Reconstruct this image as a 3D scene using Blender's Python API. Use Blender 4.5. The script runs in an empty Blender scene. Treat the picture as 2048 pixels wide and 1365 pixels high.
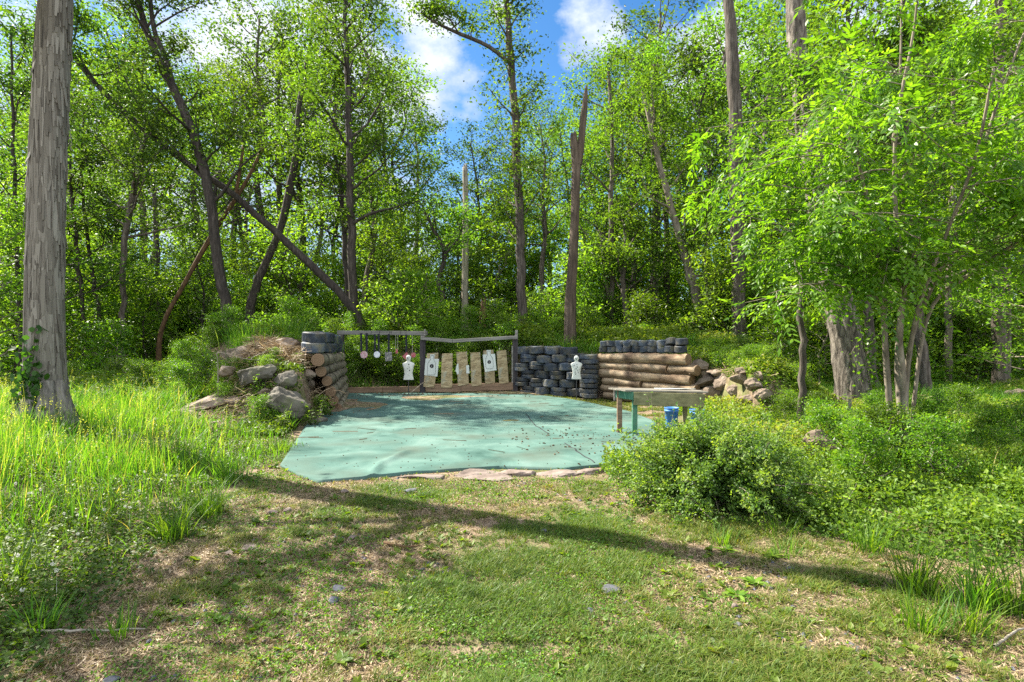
import bpy, bmesh, math, random
import numpy as np
from mathutils import Vector, Matrix

# ------------------------------------------------------------------ camera, sky, sun, exposure
scene = bpy.context.scene
COL = scene.collection
R = math.radians
random.seed(4)
rng = np.random.default_rng(11)
FPX, CX, CY, CAMZ = 1138.0, 1024.0, 682.5, 1.6

cam_d = bpy.data.cameras.new("camera")
cam_d.lens = 20.0; cam_d.sensor_width = 36.0; cam_d.clip_start = 0.05; cam_d.clip_end = 800
cam = bpy.data.objects.new("camera", cam_d); COL.objects.link(cam)
cam.location = (0, 0, CAMZ); cam.rotation_euler = (R(90), 0, 0)
scene.camera = cam

SUN_EL, SUN_AZ = R(45), math.atan2(-0.885, 0.465)
SUN = Vector((math.sin(SUN_AZ) * math.cos(SUN_EL), math.cos(SUN_AZ) * math.cos(SUN_EL), math.sin(SUN_EL)))
sl = bpy.data.lights.new("sun", 'SUN'); sl.energy = 5.0; sl.angle = R(0.45); sl.color = (1.0, 0.93, 0.80)
so = bpy.data.objects.new("sun", sl); COL.objects.link(so)
so.rotation_euler = SUN.to_track_quat('Z', 'Y').to_euler(); so.location = SUN * 60

scene.view_settings.view_transform = 'Standard'; scene.view_settings.look = 'None'
scene.view_settings.exposure = 1.98; scene.view_settings.gamma = 1.0
scene.cycles.max_bounces = 7; scene.cycles.diffuse_bounces = 4; scene.cycles.glossy_bounces = 2
scene.cycles.transmission_bounces = 5; scene.cycles.caustics_reflective = False; scene.cycles.caustics_refractive = False
scene.cycles.sample_clamp_indirect = 6.0; scene.cycles.use_denoising = False

world = bpy.data.worlds.new("World"); scene.world = world; world.use_nodes = True
def build_sky():
    nt = world.node_tree; N = nt.nodes; L = nt.links; N.clear()
    out = N.new("ShaderNodeOutputWorld"); bg = N.new("ShaderNodeBackground"); bg.inputs[1].default_value = 0.15
    sky = N.new("ShaderNodeTexSky"); sky.sky_type = 'NISHITA'; sky.sun_disc = False
    sky.sun_elevation = SUN_EL; sky.sun_rotation = SUN_AZ
    sky.air_density = 1.0; sky.dust_density = 0.4; sky.ozone_density = 2.5
    hs = N.new("ShaderNodeHueSaturation"); hs.inputs['Saturation'].default_value = 1.3; hs.inputs['Value'].default_value = 0.36
    L.new(sky.outputs[0], hs.inputs['Color'])
    tc = N.new("ShaderNodeTexCoord")
    mp = N.new("ShaderNodeMapping"); mp.inputs['Scale'].default_value = (1, 1, 1.5)
    L.new(tc.outputs['Generated'], mp.inputs[0])
    nz = N.new("ShaderNodeTexNoise"); nz.inputs['Scale'].default_value = 7.0; nz.inputs['Detail'].default_value = 10; nz.inputs['Roughness'].default_value = 0.62
    L.new(mp.outputs[0], nz.inputs['Vector'])
    # cumulus banks in fixed directions, one added out of view for fill, noise-ragged
    banks = [((640, 150), .985, 1), ((838, 78), .9982, 1), ((1175, 55), .9988, 1), ((520, 60), .985, 1), ((330, 360), .985, 1), ((730, 440), .988, 1), ((1440, 190), .994, 1), ((1950, 200), .96, 1), ((60, 450), .975, 1), ((1000, 20), .99985, 1)]
    dirs = [(Vector(((px - CX) / FPX, 1.0, (CY - py) / FPX)).normalized(), c) for (px, py), c, w in banks] + [(Vector((.1, -.75, .65)).normalized(), .35)]  # appended bank is unseen, added behind and above the camera as fill light
    acc = None; back = None
    for d, c in dirs:
        dp = N.new("ShaderNodeVectorMath"); dp.operation = 'DOT_PRODUCT'; dp.inputs[1].default_value = d
        L.new(tc.outputs['Generated'], dp.inputs[0])
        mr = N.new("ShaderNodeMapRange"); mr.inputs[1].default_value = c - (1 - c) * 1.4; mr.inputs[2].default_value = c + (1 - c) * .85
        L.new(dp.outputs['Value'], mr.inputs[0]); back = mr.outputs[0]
        if acc is None: acc = mr.outputs[0]
        else:
            mx = N.new("ShaderNodeMath"); mx.operation = 'MAXIMUM'; L.new(acc, mx.inputs[0]); L.new(mr.outputs[0], mx.inputs[1]); acc = mx.outputs[0]
    ad = N.new("ShaderNodeMath"); ad.operation = 'MULTIPLY_ADD'; ad.inputs[1].default_value = 0.36
    L.new(acc, ad.inputs[0]); L.new(nz.outputs[0], ad.inputs[2])
    rp = N.new("ShaderNodeValToRGB"); e = rp.color_ramp.elements
    e[0].position = 0.66; e[0].color = (0, 0, 0, 1); e[1].position = 0.92; e[1].color = (1, 1, 1, 1)
    L.new(ad.outputs[0], rp.inputs[0])
    cc = N.new("ShaderNodeMix"); cc.data_type = 'RGBA'; L.new(back, cc.inputs['Factor'])        # the added bank behind the camera is made brighter, to fill the shade
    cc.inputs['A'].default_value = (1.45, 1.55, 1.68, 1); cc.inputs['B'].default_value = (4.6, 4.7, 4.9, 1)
    mix = N.new("ShaderNodeMix"); mix.data_type = 'RGBA'
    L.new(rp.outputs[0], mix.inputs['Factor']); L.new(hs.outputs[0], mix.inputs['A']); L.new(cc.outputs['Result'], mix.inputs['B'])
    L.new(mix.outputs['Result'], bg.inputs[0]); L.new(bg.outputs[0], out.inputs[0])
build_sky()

# ------------------------------------------------------------------ helpers
def tag(o, label=None, cat=None, group=None, kind=None):
    if label: o['label'] = label
    if cat: o['category'] = cat
    if group: o['group'] = group
    if kind: o['kind'] = kind
    return o
def empty(name, loc, label=None, cat=None, group=None, rz=0, sc=1.0):
    o = bpy.data.objects.new(name, None); COL.objects.link(o)
    o.location = loc; o.rotation_euler = (0, 0, rz); o.scale = (sc, sc, sc); o.empty_display_size = .1
    return tag(o, label, cat, group)
def link(name, me, parent=None):
    o = bpy.data.objects.new(name, me); COL.objects.link(o)
    if parent: o.parent = parent
    return o
def npmesh(name, V, F, mat, tone=None, smooth=False, mats=None, midx=None):
    V = np.asarray(V, dtype=np.float32).reshape(-1, 3); F = np.asarray(F, dtype=np.int32)
    me = bpy.data.meshes.new(name); n, k = F.shape
    me.vertices.add(len(V)); me.vertices.foreach_set("co", V.ravel())
    me.loops.add(n * k); me.loops.foreach_set("vertex_index", F.ravel())
    me.polygons.add(n); me.polygons.foreach_set("loop_start", np.arange(n, dtype=np.int32) * k)
    me.update(calc_edges=True)
    me.polygons.foreach_set("use_smooth", np.full(n, smooth, dtype=bool))
    for m in (mats or [mat]): me.materials.append(m)
    if midx is not None: me.polygons.foreach_set("material_index", np.asarray(midx, dtype=np.int32))
    if tone is not None:
        a = me.attributes.new("tone", 'FLOAT', 'FACE'); a.data.foreach_set("value", np.asarray(tone, dtype=np.float32))
    return me
def bmmesh(name, bm, mat, smooth=False, mats=None):
    me = bpy.data.meshes.new(name); bm.to_mesh(me); bm.free()
    for m in (mats or [mat]): me.materials.append(m)
    if smooth:
        for p in me.polygons: p.use_smooth = True
    return me
def box(bm, c, s, rot=None, bev=0.004):
    M = Matrix.Translation(c) @ (rot if rot else Matrix()) @ Matrix.Diagonal((s[0], s[1], s[2], 1))
    vs = bmesh.ops.create_cube(bm, size=1, matrix=M)['verts']
    if bev:
        es = list({e for v in vs for e in v.link_edges})
        bmesh.ops.bevel(bm, geom=es, offset=bev, segments=1, affect='EDGES')
def bar(bm, a, b, w, h, bev=0.004, roll=0):
    a = Vector(a); b = Vector(b); d = b - a
    q = d.to_track_quat('X', 'Z').to_matrix().to_4x4() @ Matrix.Rotation(roll, 4, 'X')
    box(bm, (a + b) / 2, (d.length, w, h), q, bev)
def norm(v): return v / np.maximum(np.linalg.norm(v, axis=-1, keepdims=True), 1e-9)
def vnoise(x, y, seed=0):
    x = np.asarray(x, dtype=np.float64); y = np.asarray(y, dtype=np.float64)
    xi = np.floor(x).astype(np.int64); yi = np.floor(y).astype(np.int64); fx = x - xi; fy = y - yi
    fx = fx * fx * (3 - 2 * fx); fy = fy * fy * (3 - 2 * fy)
    def h(a, b):
        v = (a * 374761393 + b * 668265263 + seed * 974634777) & 0xffffffff
        v = ((v ^ (v >> 13)) * 1274126177) & 0xffffffff
        return ((v ^ (v >> 16)) & 0xffff) / 65535.0
    return (h(xi, yi) * (1 - fx) + h(xi + 1, yi) * fx) * (1 - fy) + (h(xi, yi + 1) * (1 - fx) + h(xi + 1, yi + 1) * fx) * fy
def fbm(x, y, seed=0, o=4):
    s = 0; a = .5; t = 0
    for i in range(o): s = s + a * vnoise(np.asarray(x) * 2 ** i, np.asarray(y) * 2 ** i, seed + i * 7); t += a; a *= .5
    return s / t
def smooth(t): t = np.clip(t, 0, 1); return t * t * (3 - 2 * t)
def at(px, D): return (px - CX) / FPX * D                   # where a sight line meets depth D
def zt(py, D): return CAMZ + (CY - py) / FPX * D
def P3(px, py, D): return (at(px, D), D, zt(py, D))

# ------------------------------------------------------------------ materials
def newmat(name):
    m = bpy.data.materials.new(name); m.use_nodes = True; m.node_tree.nodes.clear(); return m, m.node_tree.nodes, m.node_tree.links
def ramp(N, stops):
    r = N.new("ShaderNodeValToRGB"); e = r.color_ramp.elements
    while len(e) < len(stops): e.new(.5)
    for i, (p, c) in enumerate(stops): e[i].position = p; e[i].color = (*c, 1) if len(c) == 3 else c
    return r
def leafmat(name, stops, trans, tf=.45, rough=.5, spec=.25, vary=.25):
    m, N, L = newmat(name)
    at_ = N.new("ShaderNodeAttribute"); at_.attribute_name = 'tone'
    rp = ramp(N, stops); L.new(at_.outputs['Fac'], rp.inputs[0])
    oi = N.new("ShaderNodeObjectInfo"); hs = N.new("ShaderNodeHueSaturation")
    mr = N.new("ShaderNodeMapRange"); mr.inputs[3].default_value = 1 - vary; mr.inputs[4].default_value = 1 + vary
    L.new(oi.outputs['Random'], mr.inputs[0]); L.new(mr.outputs[0], hs.inputs['Value'])
    mh = N.new("ShaderNodeMapRange"); mh.inputs[3].default_value = .49; mh.inputs[4].default_value = .51
    L.new(oi.outputs['Random'], mh.inputs[0]); L.new(mh.outputs[0], hs.inputs['Hue'])
    L.new(rp.outputs[0], hs.inputs['Color'])
    pb = N.new("ShaderNodeBsdfPrincipled"); pb.inputs['Roughness'].default_value = rough; pb.inputs['Specular IOR Level'].default_value = spec
    L.new(hs.outputs[0], pb.inputs['Base Color'])
    tr = N.new("ShaderNodeBsdfTranslucent")
    mu = N.new("ShaderNodeMix"); mu.data_type = 'RGBA'; mu.blend_type = 'MULTIPLY'; mu.inputs['Factor'].default_value = 1
    L.new(hs.outputs[0], mu.inputs['A']); mu.inputs['B'].default_value = (*trans, 1); mu.clamp_result = False
    L.new(mu.outputs['Result'], tr.inputs[0])
    mx = N.new("ShaderNodeMixShader"); mx.inputs[0].default_value = tf
    L.new(pb.outputs[0], mx.inputs[1]); L.new(tr.outputs[0], mx.inputs[2])
    out = N.new("ShaderNodeOutputMaterial"); L.new(mx.outputs[0], out.inputs[0])
    return m
def surf(name, stops, scale=4.0, stretch=(1, 1, 1), detail=8, rough=.85, bump=.4, bdist=.02, vary=0.0, spec=.25, coord='Object', distort=0.0, second=None, hue=0.0):
    m, N, L = newmat(name)
    tc = N.new("ShaderNodeTexCoord"); mp = N.new("ShaderNodeMapping"); mp.inputs['Scale'].default_value = stretch
    L.new(tc.outputs[coord], mp.inputs[0])
    nz = N.new("ShaderNodeTexNoise"); nz.inputs['Scale'].default_value = scale; nz.inputs['Detail'].default_value = detail; nz.inputs['Roughness'].default_value = .62; nz.inputs['Distortion'].default_value = distort
    L.new(mp.outputs[0], nz.inputs['Vector'])
    rp = ramp(N, stops); L.new(nz.outputs[0], rp.inputs[0]); col = rp.outputs[0]
    if second:
        s2, c2, lo, hi = second
        n2 = N.new("ShaderNodeTexNoise"); n2.inputs['Scale'].default_value = s2; n2.inputs['Detail'].default_value = 6
        L.new(tc.outputs[coord], n2.inputs['Vector'])
        r2 = ramp(N, [(lo, (0, 0, 0)), (hi, (1, 1, 1))]); L.new(n2.outputs[0], r2.inputs[0])
        mx = N.new("ShaderNodeMix"); mx.data_type = 'RGBA'; L.new(r2.outputs[0], mx.inputs['Factor']); L.new(col, mx.inputs['A']); mx.inputs['B'].default_value = (*c2, 1)
        col = mx.outputs['Result']
    if vary or hue:
        oi = N.new("ShaderNodeObjectInfo"); hs = N.new("ShaderNodeHueSaturation"); mr = N.new("ShaderNodeMapRange")
        mr.inputs[3].default_value = 1 - vary; mr.inputs[4].default_value = 1 + vary
        L.new(oi.outputs['Random'], mr.inputs[0]); L.new(mr.outputs[0], hs.inputs['Value']); L.new(col, hs.inputs['Color']); col = hs.outputs[0]
    pb = N.new("ShaderNodeBsdfPrincipled"); pb.inputs['Roughness'].default_value = rough; pb.inputs['Specular IOR Level'].default_value = spec
    L.new(col, pb.inputs['Base Color'])
    if bump:
        bp = N.new("ShaderNodeBump"); bp.inputs['Strength'].default_value = bump; bp.inputs['Distance'].default_value = bdist
        L.new(nz.outputs[0], bp.inputs['Height']); L.new(bp.outputs[0], pb.inputs['Normal'])
    out = N.new("ShaderNodeOutputMaterial"); L.new(pb.outputs[0], out.inputs[0])
    return m

M = {}
YT = (2.0, 1.95, .55)
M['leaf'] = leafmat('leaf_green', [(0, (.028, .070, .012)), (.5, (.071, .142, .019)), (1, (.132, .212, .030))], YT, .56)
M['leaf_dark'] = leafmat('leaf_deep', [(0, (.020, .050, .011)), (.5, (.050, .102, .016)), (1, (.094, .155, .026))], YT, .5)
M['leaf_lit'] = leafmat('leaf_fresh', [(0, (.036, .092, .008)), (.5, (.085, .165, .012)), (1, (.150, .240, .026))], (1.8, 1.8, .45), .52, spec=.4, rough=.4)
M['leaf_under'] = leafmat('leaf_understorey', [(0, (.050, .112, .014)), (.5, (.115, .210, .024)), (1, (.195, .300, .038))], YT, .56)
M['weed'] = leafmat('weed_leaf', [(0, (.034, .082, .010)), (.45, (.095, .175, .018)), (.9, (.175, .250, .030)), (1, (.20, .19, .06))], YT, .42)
M['clover'] = leafmat('clover_leaf', [(0, (.030, .078, .012)), (.5, (.075, .145, .018)), (1, (.13, .21, .03))], YT, .4)
M['shrub'] = leafmat('shrub_leaf', [(0, (.026, .068, .014)), (.5, (.080, .155, .026)), (.85, (.150, .235, .042)), (1, (.205, .265, .05))], YT, .45, spec=.4)
M['grass'] = leafmat('grass_blade', [(0, (.040, .082, .012)), (.35, (.085, .135, .018)), (.6, (.140, .165, .032)), (.8, (.20, .175, .06)), (1, (.27, .205, .11))], YT, .35)
M['tallgrass'] = leafmat('tall_grass_blade', [(0, (.028, .090, .010)), (.6, (.080, .180, .016)), (.93, (.18, .28, .03)), (1, (.34, .28, .12))], YT, .45)
M['straw'] = leafmat('dry_straw', [(0, (.10, .068, .038)), (.5, (.28, .20, .115)), (1, (.44, .35, .22))], (1.1, 1, .8), .2)
M['litter'] = leafmat('dead_leaf', [(0, (.05, .030, .018)), (.5, (.14, .088, .052)), (1, (.25, .175, .115))], (1.1, 1, .8), .15)
M['ivy'] = leafmat('ivy_leaf', [(0, (.014, .060, .008)), (1, (.050, .150, .016))], YT, .35)
M['white_bloom'] = leafmat('clover_bloom', [(0, (.55, .55, .45)), (1, (.80, .78, .68))], (1, 1, 1), .2)
M['bark'] = surf('bark_grey_brown', [(.3, (.030, .024, .019)), (.5, (.085, .070, .056)), (.72, (.19, .165, .14))], 14, (1, 1, .16), bump=1.0, bdist=.04, vary=.25)
M['bark_dark'] = surf('bark_dark', [(.3, (.016, .013, .011)), (.55, (.050, .041, .034)), (.75, (.12, .105, .09))], 14, (1, 1, .18), bump=1.0, bdist=.04, vary=.25)
M['bark_shag'] = surf('bark_shagbark', [(.30, (.045, .041, .036)), (.48, (.145, .132, .113)), (.66, (.26, .24, .212)), (.8, (.36, .342, .31))], 16, (1, 1, .07), bump=1.0, bdist=.04, second=(1.4, (.12, .088, .058), .55, .8))
M['bark_plate'] = leafmat('bark_plate', [(0, (.075, .066, .056)), (.5, (.155, .140, .120)), (1, (.255, .236, .207))], (1, 1, 1), 0.0, .9, .1, 0)
M['bark_furrow'] = surf('bark_furrowed', [(.32, (.022, .018, .014)), (.48, (.11, .093, .075)), (.7, (.30, .265, .22))], 15, (1, 1, .22), bump=1.0, bdist=.06, distort=.5)
M['bark_pale'] = surf('bark_pale', [(.3, (.10, .085, .065)), (.55, (.27, .24, .19)), (.8, (.42, .38, .31))], 12, (1, 1, .12), bump=.7, bdist=.02)
M['wood_dead'] = surf('dead_wood_brown', [(.3, (.035, .020, .012)), (.55, (.11, .062, .030)), (.8, (.19, .118, .065))], 10, (1, 1, .2), bump=.8, bdist=.03)
M['snag'] = surf('snag_wood', [(.3, (.032, .023, .017)), (.55, (.095, .070, .050)), (.8, (.18, .140, .105))], 12, (1, 1, .12), bump=1, bdist=.04)
M['stem'] = surf('sapling_stem', [(.3, (.07, .055, .04)), (.55, (.20, .17, .13)), (.8, (.36, .32, .26))], 9, (1, 1, .3), bump=.5, bdist=.01)

# ------------------------------------------------------------------ terrain
BERM = np.array([  # x, y, retained height, crest height, width of the outer slope
    (-4.45, 12.3, .85, .95, 1.9), (-4.95, 15.6, 1.2, 1.5, 3.4), (-5.35, 16.9, 1.25, 1.6, 6.0), (-5.2, 17.5, .08, 1.75, 8.0), (0.0, 17.5, .08, 1.75, 8.0),
    (0.25, 17.65, 1.30, 1.75, 8.0), (2.55, 16.45, 1.25, 1.75, 7.0), (4.35, 14.15, 1.10, 1.45, 4.0), (4.95, 13.45, .75, .9, 2.6)])
PAD = [(-4.45, 12.3), (-4.95, 15.6), (-5.35, 16.9), (-5.2, 17.5), (0.0, 17.5), (0.25, 17.65), (2.55, 16.45), (4.35, 14.15), (4.95, 13.45), (4.9, 12), (4.8, 3), (-3.3, 3), (-3.6, 8.5), (-4.1, 11.2)]
def in_poly(x, y, poly):
    ins = np.zeros(np.shape(x), dtype=bool); n = len(poly)
    for i in range(n):
        x1, y1 = poly[i]; x2, y2 = poly[(i + 1) % n]
        c = ((y1 > y) != (y2 > y)) & (x < (x2 - x1) * (y - y1) / ((y2 - y1) + 1e-12) + x1)
        ins ^= c
    return ins
def H(x, y):
    x = np.asarray(x, dtype=np.float64); y = np.asarray(y, dtype=np.float64)
    best = np.full(x.shape, 1e9); s = np.zeros(x.shape); c = np.zeros(x.shape); w = np.ones(x.shape)
    for i in range(len(BERM) - 1):
        a = BERM[i]; b = BERM[i + 1]; dx, dy = b[0] - a[0], b[1] - a[1]; l2 = dx * dx + dy * dy
        t = np.clip(((x - a[0]) * dx + (y - a[1]) * dy) / l2, 0, 1)
        d = np.hypot(x - a[0] - t * dx, y - a[1] - t * dy); u = d < best
        best = np.where(u, d, best)
        s = np.where(u, a[2] + (b[2] - a[2]) * t, s); c = np.where(u, a[3] + (b[3] - a[3]) * t, c); w = np.where(u, a[4] + (b[4] - a[4]) * t, w)
    rise = np.minimum(2.3, w * .5)
    h = np.where(best < rise, s + (c - s) * smooth(best / rise), c * (1 - smooth((best - rise) / (w - rise))))
    pad = in_poly(x, y, PAD)
    h = np.where(pad, 0, h)
    far = smooth((np.hypot(x, y) - 6) / 10)
    und = (fbm(x * .22, y * .22, 3) - .5) * .5 * far + np.where(pad, 0, (fbm(x * 1.3, y * 1.3, 9, 3) - .5) * .10)
    left = .30 * smooth((-x - 3.2) / 4) * smooth((18 - y) / 6) * smooth((y - 3) / 3)
    back = 1.2 * smooth((y - 28) / 50)
    lawn = (fbm(x * .9, y * .9, 5, 3) - .5) * .05 * smooth((6.4 - y) / 1.0)
    return h + und + left + back + lawn

def grid_lines(lo, hi, fine_lo, fine_hi, step):
    v = list(np.arange(fine_lo, fine_hi + 1e-6, step)); d = step; a = fine_hi
    while a < hi: d *= 1.18; a += d; v.append(a)
    d = step; a = fine_lo
    while a > lo: d *= 1.18; a -= d; v.insert(0, a)
    return np.array(v)
gx = grid_lines(-220, 220, -10, 10, .14); gy = grid_lines(-20, 320, 1.5, 20, .14)
GX, GY = np.meshgrid(gx, gy); GZ = H(GX, GY)
nx, ny = len(gx), len(gy); idx = np.arange(nx * ny).reshape(ny, nx)
GF = np.stack([idx[:-1, :-1], idx[:-1, 1:], idx[1:, 1:], idx[1:, :-1]], -1).reshape(-1, 4)
def ground_mat():
    m, N, L = newmat('soil_and_moss')
    tc = N.new("ShaderNodeTexCoord")
    def nz(s, d=8, r=.6):
        n = N.new("ShaderNodeTexNoise"); n.inputs['Scale'].default_value = s; n.inputs['Detail'].default_value = d; n.inputs['Roughness'].default_value = r
        L.new(tc.outputs['Object'], n.inputs['Vector']); return n
    n1 = nz(9); n2 = nz(1.1); n3 = nz(70, 4)
    soil = ramp(N, [(.3, (.085, .058, .038)), (.5, (.20, .145, .098)), (.62, (.29, .22, .155)), (.75, (.37, .30, .22))]); L.new(n1.outputs[0], soil.inputs[0])
    moss = ramp(N, [(.3, (.035, .060, .014)), (.7, (.12, .15, .035))]); L.new(n3.outputs[0], moss.inputs[0])
    f = ramp(N, [(.42, (0, 0, 0)), (.62, (1, 1, 1))]); L.new(n2.outputs[0], f.inputs[0])
    mx = N.new("ShaderNodeMix"); mx.data_type = 'RGBA'
    ml = N.new("ShaderNodeMath"); ml.operation = 'MULTIPLY'; ml.inputs[1].default_value = .75; L.new(f.outputs[0], ml.inputs[0])
    L.new(ml.outputs[0], mx.inputs['Factor']); L.new(soil.outputs[0], mx.inputs['A']); L.new(moss.outputs[0], mx.inputs['B'])
    pb = N.new("ShaderNodeBsdfPrincipled"); pb.inputs['Roughness'].default_value = .95; pb.inputs['Specular IOR Level'].default_value = .1
    L.new(mx.outputs['Result'], pb.inputs['Base Color'])
    bp = N.new("ShaderNodeBump"); bp.inputs['Strength'].default_value = .8; bp.inputs['Distance'].default_value = .03
    L.new(n3.outputs[0], bp.inputs['Height']); L.new(bp.outputs[0], pb.inputs['Normal'])
    o = N.new("ShaderNodeOutputMaterial"); L.new(pb.outputs[0], o.inputs[0]); return m
g = link('ground', npmesh('ground', np.stack([GX, GY, GZ], -1), GF, ground_mat(), smooth=True))
tag(g, 'brown earth with patches of moss under the grass and the woods', 'ground', kind='structure')

# ------------------------------------------------------------------ wood, limbs and leaves
def catmull(P, n):
    P = np.asarray(P, float); Q = np.vstack([2 * P[0] - P[1], P, 2 * P[-1] - P[-2]]); k = len(P) - 1
    t = np.linspace(0, k, n); i = np.minimum(t.astype(int), k - 1); f = (t - i)[:, None]
    a, b, c, d = Q[i], Q[i + 1], Q[i + 2], Q[i + 3]
    return .5 * (2 * b + (c - a) * f + (2 * a - 5 * b + 4 * c - d) * f ** 2 + (3 * b - a - 3 * c + d) * f ** 3)
class Wood:
    def __init__(s): s.V = []; s.F = []; s.n = 0
    def tube(s, P, r, k=7, rough=0.0, seed=0, cap=True, lobes=0, low=None):
        P = np.asarray(P, float); r = np.broadcast_to(np.asarray(r, float), (len(P),)); n = len(P)
        T = norm(np.gradient(P, axis=0)); ref = np.array([1.0, 0, 0]) if abs(T[0][0]) < .8 else np.array([0, 1.0, 0])
        U = np.zeros_like(P); u = norm(np.cross(T[0], ref))
        for i in range(n):
            u = u - T[i] * np.dot(u, T[i]); u = u / max(np.linalg.norm(u), 1e-9); U[i] = u
        W = np.cross(T, U); a = np.arange(k) / k * 2 * math.pi
        rr = np.repeat(r[:, None], k, 1)
        if rough:
            L = np.cumsum(np.r_[0, np.linalg.norm(np.diff(P, axis=0), axis=1)])
            A, LL = np.meshgrid(np.cos(a) * 3 + seed * 3.1, L)
            A2 = np.meshgrid(np.sin(a) * 3, L)[0]
            rr = rr * (1 + rough * 2 * (fbm(A + A2 * .7, A2 - A * .5 + LL * 1.1, seed, 3) - .5))
        V = P[:, None] + rr[..., None] * (np.cos(a)[None, :, None] * U[:, None] + np.sin(a)[None, :, None] * W[:, None])
        o = s.n; s.V.append(V.reshape(-1, 3)); ii = np.arange(n * k).reshape(n, k) + o
        F = np.stack([ii[:-1], np.roll(ii[:-1], -1, 1), np.roll(ii[1:], -1, 1), ii[1:]], -1).reshape(-1, 4); s.F.append(F); s.n += n * k
        if cap:
            c = np.array([P[-1] + T[-1] * r[-1] * .3]); s.V.append(c); ci = s.n; s.n += 1; last = ii[-1]
            s.F.append(np.stack([last, np.roll(last, -1), np.full(k, ci), np.full(k, ci)], -1))
    def arrays(s):
        return np.vstack(s.V), np.vstack(s.F)
def wood_mesh(name, w, mat):
    V, F = w.arrays()
    bm_faces = [tuple(dict.fromkeys(f)) for f in F.tolist()]
    me = bpy.data.meshes.new(name); me.from_pydata(V.tolist(), [], bm_faces); me.materials.append(mat)
    me.polygons.foreach_set("use_smooth", np.ones(len(me.polygons), dtype=bool)); me.update()
    return me
def limb_path(p, d, L, n, wob, up, g):
    p = np.array(p, float); d = np.array(d, float); d /= np.linalg.norm(d); out = [p.copy()]
    for i in range(n):
        d = d + wob * g.normal(size=3) + np.array([0, 0, up]); d /= np.linalg.norm(d); p = p + d * L / n; out.append(p.copy())
    return np.array(out)
def leaf_quads(C, size, g, flat=.55, aspect=.5, droop=.25, fold=.12, A=None):
    n = len(C); size = np.broadcast_to(size, (n,))
    N = norm(g.normal(size=(n, 3)) * flat + np.array([0, 0, 1.0]))
    if A is None: A = g.normal(size=(n, 3))
    A = norm(A - N * (A * N).sum(-1, keepdims=True)); A = norm(A - np.array([0, 0, droop]))
    B = norm(np.cross(N, A)); N = np.cross(A, B)
    l = size[:, None] * .5; w = l * aspect
    V = np.stack([C - A * l, C + B * w + N * w * fold * 3, C + A * l, C - B * w + N * w * fold * 3], 1)
    return V.reshape(-1, 3), np.arange(n * 4).reshape(n, 4)
def leaf_ovals(C, A, N, L, W, curl=.1):
    A = norm(A); B = norm(np.cross(N, A)); N = np.cross(A, B); L = np.asarray(L)[:, None]; W = np.asarray(W)[:, None]
    t = [(-.5, 0, 0), (-.22, .42, .1), (.15, .42, .1), (.5, 0, -.35), (.15, -.42, .1), (-.22, -.42, .1)]
    V = np.stack([C + A * L * a + B * W * b + N * L * curl * c for a, b, c in t], 1)
    return V.reshape(-1, 3), np.arange(len(C) * 6).reshape(-1, 6)
def clump_leaves(cl, tot, sig, g, flatz=.42):
    cl = np.asarray(cl); m = max(1, len(cl)); wt = g.uniform(.35, 1.5, m); cnt = np.maximum(3, (wt / wt.sum() * tot)).astype(int)
    ids = np.repeat(np.arange(m), cnt); sg = (sig * g.uniform(.6, 1.4, m))[ids][:, None]
    C = cl[ids] + g.normal(size=(len(ids), 3)) * sg * np.array([1.1, 1.1, flatz])
    tone = np.clip(g.uniform(.1, .8, m)[ids] + g.normal(size=len(ids)) * .17, 0, 1)
    return C, tone
def crown_geo(P, r, g, wood, t0, t1, nlimb, ll, nsub=5, up=.12, elev=(15, 55), droop_low=True, side=None, kseg=5, dead=False):
    """limbs and twigs on the trunk path P between fractions t0 and t1; returns where the leaf clumps sit"""
    cl = []; n = len(P); az = g.uniform(0, 6.28)
    for i in range(nlimb):
        t = t0 + (t1 - t0) * (i + g.uniform(.1, .9)) / nlimb; j = min(int(t * (n - 1)), n - 2); p = P[j] + (P[j + 1] - P[j]) * (t * (n - 1) - j); rr = r[j]
        az += 2.4 + g.normal() * .5
        if side is not None and g.uniform() < side[1]: az_ = side[0] + g.normal() * .6
        else: az_ = az
        q = (t - t0) / max(t1 - t0, 1e-6); e = R(g.uniform(*elev)) * (.6 + .8 * q); L = ll * (1.05 - .55 * q) * g.uniform(.65, 1.25)
        d = np.array([math.cos(az_) * math.cos(e), math.sin(az_) * math.cos(e), math.sin(e)])
        B = limb_path(p, d, L, 7, .13, up * .5, g); br = np.linspace(min(rr * .5, .02 + L * .016), .008, 8); wood.tube(B, br, kseg, cap=False)
        for k in range(nsub):
            u = .3 + .7 * (k + g.uniform(.2, .9)) / nsub; u = min(u, .98); jj = int(u * 7); q0 = B[jj] + (B[min(jj + 1, 7)] - B[jj]) * (u * 7 - jj)
            d2 = norm(B[min(jj + 1, 7)] - B[max(jj - 1, 0)]) + g.normal(size=3) * np.array([.8, .8, .35])
            S = limb_path(q0, d2, L * g.uniform(.22, .5), 4, .18, .03, g); wood.tube(S, np.linspace(max(.012, br[jj] * .45), .005, 5), 3, cap=False)
            for v in (2, 3, 4): cl.append(S[v] + g.normal(size=3) * .08)
        cl.append(B[7]); cl.append(B[6])
    cl.append(P[-1])
    return cl
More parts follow.
